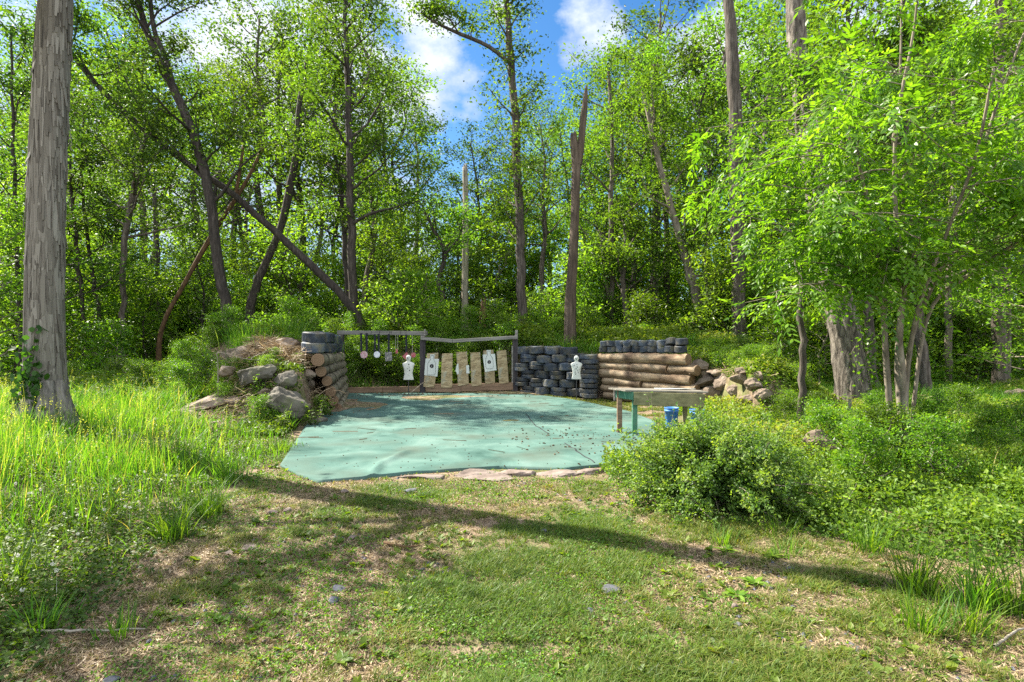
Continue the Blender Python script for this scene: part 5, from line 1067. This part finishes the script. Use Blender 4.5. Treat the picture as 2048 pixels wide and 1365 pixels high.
def rosette(x, y, r, n, label, seed, group='broad leaved weeds in the lawn'):
    n = int(n * 1.8); g = np.random.default_rng(seed); z0 = float(H(x, y)); az = g.uniform(0, 6.283, n); A = np.stack([np.cos(az), np.sin(az), g.uniform(.02, .38, n)], -1); L = r * .6 * g.uniform(.45, 1.3, n); C = norm(A) * L[:, None] * .5 + [0, 0, .01]
    V, F = leaf_ovals(C, A, np.tile([0, 0, 1.0], (n, 1)) + g.normal(size=(n, 3)) * .2, L, L * .40, .12); o = link('broadleaf_weed', npmesh('broadleaf_weed', V, F, M['weed'], g.uniform(.15, .85, n))); o.location = (x, y, z0); tag(o, label, 'weed', group)
for i, (px, py, r, n, lb) in enumerate([(1510, 1170, .16, 16, 'broad leaved weed in the sun just below the long shadow'), (1475, 1195, .13, 12, 'small broad leaved weed left of the sunny one'), (1545, 1115, .15, 14, 'broad leaved weed inside the long shadow'), (1630, 1180, .10, 9, 'little weed with pale round leaves at the shadow end'), (1710, 1165, .13, 12, 'dark leaved weed at the right end of the long shadow'), (1340, 1195, .12, 14, 'low weed in the middle of the right lawn'), (680, 1330, .12, 14, 'broad weed near the bottom in the shaded lawn'), (1450, 1010 + 92, .14, 14, 'leafy weed between bush foot and long shadow'), (450, 1245, .10, 12, 'small weed in the shaded lawn near the clover')]):
    D = FPX * CAMZ / (py - CY); rosette(at(px, D), D, r, n, lb, 300 + i)
def blades(C, h, w, lean, g, seg=3, curve=.6, az=None):
    n = len(C); az = g.uniform(0, 6.283, n) if az is None else az; d = np.stack([np.cos(az), np.sin(az), np.zeros(n)], -1); s = np.stack([-np.sin(az + g.normal(size=n)), np.cos(az), np.zeros(n)], -1); s = norm(s)
    V = []; h = np.broadcast_to(h, n)[:, None]; w = np.broadcast_to(w, n)[:, None]; lean = np.broadcast_to(lean, n)[:, None]
    for i in range(seg + 1):
        u = i / seg; c = C + d * h * lean * (u * (1 - curve) + u * u * curve) + np.array([0, 0, 1]) * h * (u - .25 * lean * u * u); ww = w * (1 - u ** 1.6 * .92) * .5; V += [c - s * ww, c + s * ww]
    V = np.stack(V, 1); k = 2 * (seg + 1); b = np.arange(n)[:, None] * k
    F = np.concatenate([b + np.array([2 * i, 2 * i + 1, 2 * i + 3, 2 * i + 2]) for i in range(seg)], 1).reshape(-1, 4)
    return V.reshape(-1, 3), F
def tuft(x, y, n, hgt, label, seed, group='grass tufts at the edges of the lawn', wd=.008, spread=.12, mat='tallgrass', lean=.75):
    g = np.random.default_rng(seed); C = np.stack([g.normal(size=n) * spread * .5, g.normal(size=n) * spread * .5, np.full(n, -.01)], -1); az = np.arctan2(C[:, 1], C[:, 0]) + g.normal(size=n) * .7
    V, F = blades(C, hgt * g.uniform(.5, 1.15, n), wd * g.uniform(.6, 1.3, n), lean * g.uniform(.2, 1.2, n), g, 4, .7, az); o = link('grass_tuft', npmesh('grass_tuft', V, F, M[mat], np.repeat(g.uniform(.1, .95, n), 4))); o.location = (x, y, float(H(x, y))); tag(o, label, 'grass tuft', group)
for i, (px, py, n, h, lb) in enumerate([(1835, 1190, 130, .42, 'biggest dark grass tuft at the right end of the long shadow'), (1950, 1215, 110, .42, 'tall grass tuft at the right edge, second from the big dark tuft'), (2030, 1230, 120, .45, 'grass tuft cut by the right edge of the picture'), (1840, 1265, 110, .26, 'bright low grass tuft in front of the big dark tuft'), (1735, 1105, 90, .33, 'arching grass tuft before the clover on the right'), (1930, 1260, 80, .26, 'thin bright tuft between the right tufts'),
        (1560, 1070, 40, .24, 'few upright pale blades at the foot of the bush'), (1440, 1085, 60, .17, 'short bright tuft under the bush'), (1575, 1110, 40, .15, 'small tuft in the shadow right of the bush foot'), (415, 1035, 130, .38, 'bright grass tuft at the path corner of the tall grass'), (345, 1075, 120, .36, 'bright tuft left of the path corner tuft'), (455, 965, 120, .38, 'grass tuft by the pale flat rock'), (30, 1180, 60, .5, 'long bladed tuft at the left edge of the picture'), (70, 1270, 60, .22, 'low tuft in the clover at the lower left'), (240, 1275, 60, .16, 'little tuft between clover and lawn at the lower left'), (560, 905, 60, .25, 'tuft at the left front corner of the carpet'), (1985, 940, 120, .35, 'bright grass clump in the weeds at the far right'), (1920, 900, 90, .35, 'grass clump left of the far right clump'), (1560, 675, 160, .7, 'tall grass clump on the bank left of the vine wrapped trunk')]):
    D = FPX * CAMZ / (max(py, 800) - CY) if py > 800 else 15.5; tuft(at(px, D), D, n, h, lb, 400 + i)
for i, (x, y, n, h, lb) in enumerate([(-6.4, 14.0, 260, .75, 'dark tall grass clump on the bank left of the dry brush'), (-5.9, 15.2, 300, .9, 'tall grass clump at the crest of the left bank'), (-7.1, 13.0, 200, .5, 'low dark grass clump on the slope of the left bank'), (-6.6, 16.6, 320, 1.0, 'rank grass clump behind the tyres of the left log wall'), (-5.6, 17.8, 300, .9, 'bright grass clump above the left post of the frame'), (-5.5, 13.5, 220, .55, 'grass clump growing on top of the dry brush'), (-5.05, 14.3, 220, .6, 'grass clump right behind the tyres of the left log wall'), (-6.1, 13.2, 200, .5, 'grass clump at the left shoulder of the dry brush')]): tuft(x, y, n, h, lb, 450 + i, 'grass clumps on the left bank', .014, .55, 'tallgrass', .6)
for i, (px, py, D, h, n, mt, lb) in enumerate([(365, 930, 7.4, .4, 7, 'weed', 'grey green leafy weed beside the tall grass'), (418, 905, 8.0, .35, 7, 'weed', 'leafy weed left of the reddish weed'), (440, 880, 8.6, .55, 6, 'litter', 'reddish brown dead weed before the left pile'), (630, 850, 10.6, .5, 10, 'leaf_lit', 'fresh weed growing between the left logs and the boulder'), (655, 800, 12.0, .35, 8, 'leaf_lit', 'green weed against the lower left logs'), (520, 790, 10.9, .45, 9, 'weed', 'leafy weed between the slabs of the left pile'), (560, 850, 10.0, .4, 9, 'weed', 'weed at the foot of the biggest grey boulder'),
        (1660, 1045, 5.1, .38, 9, 'weed', 'upright weed with narrow leaves right of the bush foot'), (1600, 1060, 5.0, .30, 7, 'weed', 'weed beside the right foot of the bush'), (1330, 800, 8.6, .95, 3, 'leaf_lit', 'tall sprig reaching over the bush in front of the table'), (1440, 705, 13.8, .5, 10, 'leaf_lit', 'fresh weed between the rocks at the top of the right pile'), (1690, 790, 11.2, .6, 12, 'weed', 'bushy weed at the foot of the big furrowed trunk'), (1930, 880, 8.5, .5, 10, 'weed', 'bushy weed right of the many stemmed tree'), (1740, 870, 8.8, .45, 10, 'weed', 'weed between white stub and many stemmed tree')]):
    weed_plant(at(px, D), D, h, n, lb, mt, 500 + i, .05 if D < 9 else .07, 'leafy weeds around the range')

# ------------------------------------------------------------------ ground covers nobody could count
def scatter(n, y0, y1, p=0.0, xr=1.05, g=rng):
    """points in the wedge the camera can look into, denser near it when p > 0"""
    u = g.uniform(size=n); e = 2 - p; y = (y0 ** e + u * (y1 ** e - y0 ** e)) ** (1 / e); x = g.uniform(-1, 1, n) * (y * xr * .92 + .6); return x, y
def off_carpet(x, y): return ~in_poly(x, y, CARPET_POLY)
XL = lambda y: -2.0 - .15 * y + .35 * (vnoise(np.asarray(y) * 1.4, np.asarray(y) * 0, 3) - .5)      # where the mown lawn meets the tall grass
BARE = lambda x, y: (np.abs(x + .2) < 1.35 + .3 * vnoise(np.asarray(y) * 9, np.asarray(x) * 3, 2)) & (y > 6.42 + .25 * vnoise(np.asarray(x) * 4, np.asarray(y) * 4, 7)) & (y < 7.3)
def in_lawn(x, y): return (x > XL(y)) & ~(BARE(x, y) & (vnoise(np.asarray(x) * 40, np.asarray(y) * 40, 3) > .25)) & ~((x > 1.1) & (y > 6.25 - .65 * x)) & off_carpet(x, y) & (y < 17.2) & ((y < 7.6) | in_poly(x, y, PAD))
CLUMP = lambda x, y: fbm(x * .85 + 3, y * .85, 21, 4)
def lawn():
    g = np.random.default_rng(31); x, y = scatter(980000, 1.9, 9.0, 1.0, g=g); k = in_lawn(x, y); x, y = x[k], y[k]
    d = CLUMP(x, y); f = fbm(x * 4, y * 4, 22, 3); shade = 1.0 * smooth((1.4 - x) / 3.0); k = g.uniform(size=len(x)) < np.clip((d - .42) * 4.5 + (f - .5) * 2.6 + (fbm(x * 15, y * 15, 24, 2) - .5) * 3.2 - .02 + .34 * shade - .42 * smooth((x - .1) / 1.3) * smooth((4.9 - y) / 1.4) - .7 * np.exp(-((x + .7) / .9) ** 2 - ((y - 4.55) / .4) ** 2) - .6 * np.exp(-((x - .95) / .5) ** 2 - ((y - 5.7) / .5) ** 2) + .7 * np.exp(-((x + 1.3) / 1.1) ** 2 - ((y - 3.1) / .8) ** 2), .03, .97); x, y, d = x[k], y[k], d[k]; n = len(x)
    C = np.stack([x, y, H(x, y) - .004], -1); V, F = blades(C, g.uniform(.014, .046, n) * (1 + .6 * np.clip((d - .5) * 4 + (fbm(x * 5, y * 5, 33, 2) - .5) * 3, -.7, 1.2)), .0040 * (1 + y * .12) * g.uniform(.6, 1.3, n), g.uniform(.4, 1.7, n), g, 2)
    dry = np.clip(.44 + (g.normal(size=n) * .2) + np.clip((.50 - d) * 2.4, -.2, .45) + .24 * smooth((x + .2) / 2.2), 0, 1)
    tag(link('lawn_grass', npmesh('lawn_grass', V, F, M['grass'], np.repeat(dry, 2))), 'short patchy lawn grass in front of the carpet', 'grass', kind='stuff')
    # creeping low leaves of the lawn
    x, y = scatter(190000, 1.9, 8.0, 1.0, g=g); k = in_lawn(x, y) & (g.uniform(size=len(x)) < np.clip((fbm(x * 1.2, y * 1.2, 44, 4) - .48) * 4 + .6 * np.exp(-((x + 1.3) / 1.1) ** 2 - ((y - 3.1) / .8) ** 2) + .7 * np.exp(-((x - .35) / .55) ** 2 - ((y - 3.2) / .8) ** 2), 0, .85) * (1 - .75 * smooth(x - .9))); x, y = x[k], y[k]; n = len(x)
    V, F = leaf_quads(np.stack([x, y, H(x, y) + g.uniform(.006, .028, n)], -1), g.uniform(.008, .020, n) * (1 + y * .05), g, .7, .75)
    tag(link('lawn_clover', npmesh('lawn_clover', V, F, M['clover'], np.clip(g.normal(.55, .22, n), 0, 1))), 'low clover creeping through the lawn', 'clover', kind='stuff')
    x, y = scatter(420000, 1.9, 8.0, 1.0, g=g); k = in_lawn(x, y) & (g.uniform(size=len(x)) < np.clip((.60 - CLUMP(x, y)) * 4 + .4 * smooth((x - .1) / 1.3), .05, .95)); x, y = x[k], y[k]; n = len(x)
    V, F = leaf_quads(np.stack([x, y, H(x, y) + g.uniform(.002, .012, n)], -1), g.uniform(.010, .055, n), g, .35, .16)
    tag(link('dead_grass', npmesh('dead_grass', V, F, M['straw'], g.uniform(0, 1, n))), 'dry straw and cut grass lying on the bare lawn', 'dry grass', kind='stuff')
    x, y = scatter(16000, 1.9, 14.0, 1.0, g=g); k = off_carpet(x, y) & (fbm(x * .9, y * .9, 63, 3) > .50) & ((x > XL(y) - .3)) & ((y < 8) | (x > 3)); x, y = x[k], y[k]; n = len(x)
    V, F = leaf_quads(np.stack([x, y, H(x, y) + g.uniform(.004, .02, n)], -1), g.uniform(.015, .038, n), g, .6, .55)
    tag(link('leaf_litter', npmesh('leaf_litter', V, F, M['litter'], g.uniform(0, 1, n))), 'scattered dead brown leaves on the bare earth', 'leaf litter', kind='stuff')
    x, y = scatter(5200, 1.9, 8.0, 1.0, g=g); k = in_lawn(x, y) & (fbm(x * 1.1, y * 1.1, 91, 3) > .42); x, y = x[k], y[k]; VV = []; FF = []; TT = []; off = 0
    for a, b, z in zip(x, y, H(x, y)):
        m = int(g.integers(4, 10)); az = g.uniform(0, 6.283, m); r = g.uniform(.012, .045) * (1 + .05 * b); A = np.stack([np.cos(az), np.sin(az), g.uniform(.0, .9, m)], -1); L = r * g.uniform(.6, 1.3, m)
        v, f = leaf_ovals(np.array([a, b, z + .006]) + norm(A) * L[:, None] * .55, A, np.tile([0, 0, 1.0], (m, 1)) + g.normal(size=(m, 3)) * .3, L, L * g.uniform(.3, .8), .15); VV.append(v); FF.append(f + off); off += len(v); TT += list(np.clip(g.uniform(.1, .9) + g.normal(size=m) * .1, 0, 1))
    tag(link('lawn_weeds', npmesh('lawn_weeds', np.vstack(VV), np.vstack(FF), M['weed'], TT)), 'small weed sprigs all over the lawn', 'weeds', kind='stuff')
    x, y = scatter(2600, 1.9, 8.0, 1.0, g=g); k = in_lawn(x, y) & (fbm(x * 1.4, y * 1.4, 93, 3) > .46); x, y = x[k], y[k]; m = len(x); C = np.repeat(np.stack([x, y, H(x, y) - .004], -1), 16, 0) + g.normal(size=(m * 16, 3)) * [.018, .018, 0]
    V, F = blades(C, np.repeat(g.uniform(.03, .09, m), 16) * g.uniform(.5, 1.2, m * 16), .0045, g.uniform(.3, 1.4, m * 16), g, 3); tag(link('lawn_tussocks', npmesh('lawn_tussocks', V, F, M['grass'], np.repeat(np.clip(np.repeat(g.uniform(.05, .7, m), 16) + g.normal(size=m * 16) * .1, 0, 1), 3))), 'small uneven tussocks of longer grass in the lawn', 'grass', kind='stuff')
    n = 4200; x, y = scatter(n, 2.0, 8.0, 1.0, g=g); k = in_lawn(x, y) & ((fbm(x * 1.3, y * 1.3, 71, 3) > .55) | (np.hypot(x - 1.1, y - 6.2) < .7) | ((y > 6.0) & (np.abs(x) < 1.6))); x, y = x[k], y[k]; n = len(x)
    V = []; F = []; o = 0
    base = np.array([(1, 0, 0), (0, 1, 0), (-1, 0, 0), (0, -1, 0), (.2, .1, 1), (.1, -.1, -.4)])
    for a, b, z in zip(x, y, H(x, y)):
        r = g.uniform(.005, .022); V.append(base * r * g.uniform(.6, 1.3, (6, 3)) * [1, 1, .6] + [a, b, z + r * .2]); F += [(o + i, o + (i + 1) % 4, o + 4) for i in range(4)]; o += 6
    tag(link('gravel', npmesh('gravel', np.vstack(V), F, M['slate'])), 'small grey gravel showing through the lawn', 'gravel', kind='stuff')
lawn()
def meadow():
    g = np.random.default_rng(41)
    x, y = scatter(300000, 2.3, 12.5, .9, 1.12, g); edge = XL(y) - x; k = (edge > -.08) & (y < 11.5) & (x > -12); k &= ~((x > -6.4) & (y > 9.6)); x, y, edge = x[k], y[k], edge[k]
    f = fbm(x * .9, y * .9, 51, 3); near = smooth((y - 3.6) / 1.2); k = g.uniform(size=len(x)) < np.clip((f - .32) * 2.2, .08, 1) * (.22 + .78 * near) * np.clip(edge * 2 + .3, .2, 1) * .55; x, y, edge = x[k], y[k], edge[k]; n = len(x)
    h = (.14 + .29 * smooth(edge / 1.2) * smooth((y - 3.2) / 2)) * g.uniform(.45, 1.25, n)
    V, F = blades(np.stack([x, y, H(x, y) - .01], -1), h, (.0055 + .0006 * y) * g.uniform(.6, 1.4, n), g.uniform(.1, .7, n), g, 4, .8); tag(link('tall_grass', npmesh('tall_grass', V, F, M['tallgrass'], np.repeat(np.clip(g.normal(.5, .25, n), 0, 1), 4))), 'bright tall grass around the huge shaggy trunk', 'tall grass', kind='stuff')
    # seed heads above the grass
    m = 1500; s = g.integers(0, n, m); s = s[h[s] > .30]; m = len(s); C = np.stack([x[s], y[s], H(x[s], y[s])], -1); hh = h[s] * g.uniform(1.2, 1.7, m); V, F = blades(C, hh, .0035, g.uniform(.05, .3, m), g, 3, .6); VV = [V]; FF = [F]; tn = [np.full(3 * m, .96)]; off = len(V)
    tip = V.reshape(m, 8, 3)[:, 6:].mean(1)
    for q in range(7):
        c = tip - np.array([0, 0, 1]) * (q * .016) + g.normal(size=(m, 3)) * .006; v, f = leaf_quads(c, .020, g, 2.0, .35); VV.append(v); FF.append(f + off); off += len(v); tn.append(np.full(m, .97))
    tag(link('seed_heads', npmesh('seed_heads', np.vstack(VV), np.vstack(FF), M['tallgrass'], np.concatenate(tn))), 'thin stalks with pale seed heads above the tall grass', 'grass', kind='stuff')
    # clover under and before it
    x, y = scatter(420000, 2.0, 9.5, .9, 1.12, g); edge = XL(y) - x; k = (edge > -.25) & (g.uniform(size=len(x)) < np.clip(edge * 1.6 + .35, .05, .75)) & (fbm(x * 2, y * 2, 5, 3) > .36); x, y, edge = x[k], y[k], edge[k]; n = len(x)
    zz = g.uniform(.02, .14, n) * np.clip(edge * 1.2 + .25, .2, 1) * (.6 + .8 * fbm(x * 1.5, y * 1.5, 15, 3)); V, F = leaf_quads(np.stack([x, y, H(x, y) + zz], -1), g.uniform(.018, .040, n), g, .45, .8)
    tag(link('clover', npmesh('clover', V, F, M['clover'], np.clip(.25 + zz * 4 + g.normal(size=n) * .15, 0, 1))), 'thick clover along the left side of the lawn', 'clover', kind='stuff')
    n = 130; x, y = scatter(n * 6, 3.0, 8.0, .6, 1.1, g); k = (XL(y) - x) > .15; x, y = x[k][:n], y[k][:n]; n = len(x); V = []; F = []; o = 0
    for a, b, z in zip(x, y, H(x, y)):
        c = np.array([a, b, z + g.uniform(.14, .26)]); P = norm(g.normal(size=(26, 3))) * .010 + c; v, f = leaf_quads(P, .012, g, 1.5, .5); V.append(v); F.append(f + o); o += len(v)
        v, f = blades(np.array([[a, b, z]]), c[2] - z, .003, .02, g, 1); V.append(v); F.append(f + o); o += len(v)
    F = np.vstack(F); tag(link('clover_blooms', npmesh('clover_blooms', np.vstack(V), F, M['white_bloom'], g.uniform(0, 1, len(F)))), 'small white clover blooms in the tall grass', 'flowers', kind='stuff')
meadow()
def weeds():
    g = np.random.default_rng(51)
    # right side: low leafy weeds
    x, y = scatter(900000, 3.0, 17.0, .8, 1.12, g); k = (((x > 1.1) & (y > 6.25 - .65 * x) & (y < 13.0)) | ((x > 4.9) & (y >= 13.0))) & off_carpet(x, y) & ~(in_poly(x, y, PAD) & (x < 3.6) & (y > 8.2)); x, y = x[k], y[k]
    f = fbm(x * .9, y * .9, 61, 4); k = (g.uniform(size=len(x)) < np.clip((f - .38) * 4, .06, 1)) & (np.hypot(x - 4.07, y - 7.2) > .38); x, y, f = x[k], y[k], f[k]; n = len(x)
    edge = np.clip((y - 6.25 + .65 * x) * 1.3, .12, 1); zz = g.beta(1.3, 1.6, n) * (.05 + .75 * np.clip(f - .42, 0, .4)) * edge * 1.5; V, F = leaf_quads(np.stack([x, y, H(x, y) + zz], -1), (.022 + .0028 * y) * g.uniform(.4, 1.8, n), g, .8, .58)
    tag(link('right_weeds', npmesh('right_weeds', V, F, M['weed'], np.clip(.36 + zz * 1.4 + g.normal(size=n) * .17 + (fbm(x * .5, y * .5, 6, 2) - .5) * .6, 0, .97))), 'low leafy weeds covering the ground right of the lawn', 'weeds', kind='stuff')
    # banks, slope behind the frames, left slopes and the near floor of the woods
    x, y = scatter(900000, 8.5, 34.0, 1.15, 1.1, g); k = ~in_poly(x, y, PAD) & off_carpet(x, y) & ~((x > 1.0) & (y < 12.0)) & (x < np.where(y < 17, 4.9 + (y < 14.2) * 0, 99)) ; k &= ~((x < XL(y)) & (y < 9.3)); x, y = x[k], y[k]
    f = fbm(x * .6, y * .6, 71, 4); k = g.uniform(size=len(x)) < np.clip((f - .33) * 5, .10, 1); x, y, f = x[k], y[k], f[k]
    pile = ((np.hypot((x + 5.2) / 1.5, (y - 11.8) / 1.6) < 1) | (np.hypot((x - 5.2) / .95, (y - 13.2) / 1.0) < 1)); k = ~pile | (g.uniform(size=len(x)) < .65); x, y, f = x[k], y[k], f[k]; n = len(x)
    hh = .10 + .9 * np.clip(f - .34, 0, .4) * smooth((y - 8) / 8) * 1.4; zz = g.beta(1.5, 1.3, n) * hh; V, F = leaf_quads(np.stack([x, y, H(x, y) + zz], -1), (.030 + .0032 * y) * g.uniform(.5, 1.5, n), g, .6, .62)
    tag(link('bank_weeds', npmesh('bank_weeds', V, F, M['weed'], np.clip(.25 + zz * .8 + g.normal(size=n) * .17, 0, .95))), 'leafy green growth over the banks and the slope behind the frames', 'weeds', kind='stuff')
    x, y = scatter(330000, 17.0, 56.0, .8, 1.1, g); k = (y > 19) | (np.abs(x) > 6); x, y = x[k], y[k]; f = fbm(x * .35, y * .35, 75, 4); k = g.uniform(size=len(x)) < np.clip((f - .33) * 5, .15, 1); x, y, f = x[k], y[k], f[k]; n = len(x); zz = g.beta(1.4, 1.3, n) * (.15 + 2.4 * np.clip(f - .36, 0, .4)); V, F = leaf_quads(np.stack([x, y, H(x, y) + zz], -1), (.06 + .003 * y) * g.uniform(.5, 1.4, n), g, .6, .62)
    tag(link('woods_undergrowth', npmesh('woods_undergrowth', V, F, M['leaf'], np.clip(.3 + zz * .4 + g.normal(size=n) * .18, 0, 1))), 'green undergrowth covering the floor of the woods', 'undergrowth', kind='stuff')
    # grass on the banks
    x, y = scatter(170000, 4.5, 24.0, .8, 1.0, g); k = ~((x < 2) & (y < 9.5)) & ~in_poly(x, y, PAD) & (fbm(x * .5, y * .5, 81, 3) > .50) & ~((x > 1) & (y < 12) & ((x < 3.2) | (y < 6.6 - .5 * x + 1.0) | (g.uniform(size=len(x)) < .5))); x, y = x[k], y[k]
    pile = ((np.hypot((x + 5.2) / 1.3, (y - 11.6) / 1.5) < 1) | (np.hypot((x - 5.2) / .95, (y - 13.2) / 1.0) < 1)); k = ~pile; x, y = x[k], y[k]; n = len(x)
    V, F = blades(np.stack([x, y, H(x, y) - .02], -1), g.uniform(.15, .55, n), (.008 + .0004 * y) * g.uniform(.6, 1.4, n), g.uniform(.2, .9, n), g, 3, .8); tag(link('bank_grass', npmesh('bank_grass', V, F, M['tallgrass'], np.repeat(np.clip(g.normal(.45, .25, n), 0, 1), 3))), 'rank green grass on the banks around the range', 'grass', kind='stuff')
    # sunlit thin grass between the tyre wall and the carpet
    x = g.uniform(.2, 4.6, 60000); y = g.uniform(9.5, 16.6, 60000); k = off_carpet(x, y) & in_poly(x, y, PAD) & (fbm(x * 2, y * 2, 4, 3) > .42); x, y = x[k], y[k]; n = len(x); V, F = blades(np.stack([x, y, H(x, y) - .005], -1), g.uniform(.03, .09, n), .012, g.uniform(.4, 1.4, n), g, 2); tag(link('strip_grass', npmesh('strip_grass', V, F, M['grass'], np.repeat(np.clip(g.normal(.45, .2, n), 0, 1), 2))), 'thin yellowish grass between tyre wall and carpet', 'grass', kind='stuff')
    # dry brush over the left pile and a little on the right
    def straw(cx, cy, rx, ry, n, up, name, label, Lm=.5):
        x = cx + g.normal(size=n) * rx; y = cy + g.normal(size=n) * ry; z = H(x, y) + g.uniform(0, 1, n) ** 1.4 * up; az = g.uniform(0, 6.283, n); d = np.stack([np.cos(az), np.sin(az), g.normal(size=n) * .35], -1); L = g.uniform(.12, Lm, n)[:, None]; s = norm(np.cross(d, g.normal(size=(n, 3)))) * (.004 * g.uniform(.6, 1.8, n))[:, None]; c = np.stack([x, y, z], -1); e = c + d * L * .5; mid = c + np.array([0, 0, .04]); b = c - d * L * .5
        V = np.stack([b - s, b + s, mid + s, mid - s, e + s * .6, e - s * .6], 1).reshape(-1, 3); o = np.arange(n)[:, None] * 6; F = np.concatenate([o + [0, 1, 2, 3], o + [3, 2, 4, 5]], 1).reshape(-1, 4)
        tag(link(name, npmesh(name, V, F, M['straw'], np.repeat(g.uniform(0, 1, n), 2))), label, 'dry brush', kind='stuff')
    straw(-5.30, 12.7, .40, .36, 3600, .34, 'dry_brush', 'dry brown brush heaped on top of the left rock pile', .7); straw(-5.7, 11.0, .4, .3, 900, .08, 'dry_brush', 'matted dry grass at the left foot of the rock pile'); straw(5.35, 13.2, .5, .45, 900, .16, 'dry_brush', 'dry stalks hanging over the right rock pile'); straw(8.6, 13.6, .8, .5, 1500, .15, 'dry_brush', 'dry stalks beside the boulder at the right edge'); straw(-4.5, 12.6, .22, .5, 500, .5, 'dry_brush', 'dry stalks hanging between tyres and stones on the left', .6)
weeds()
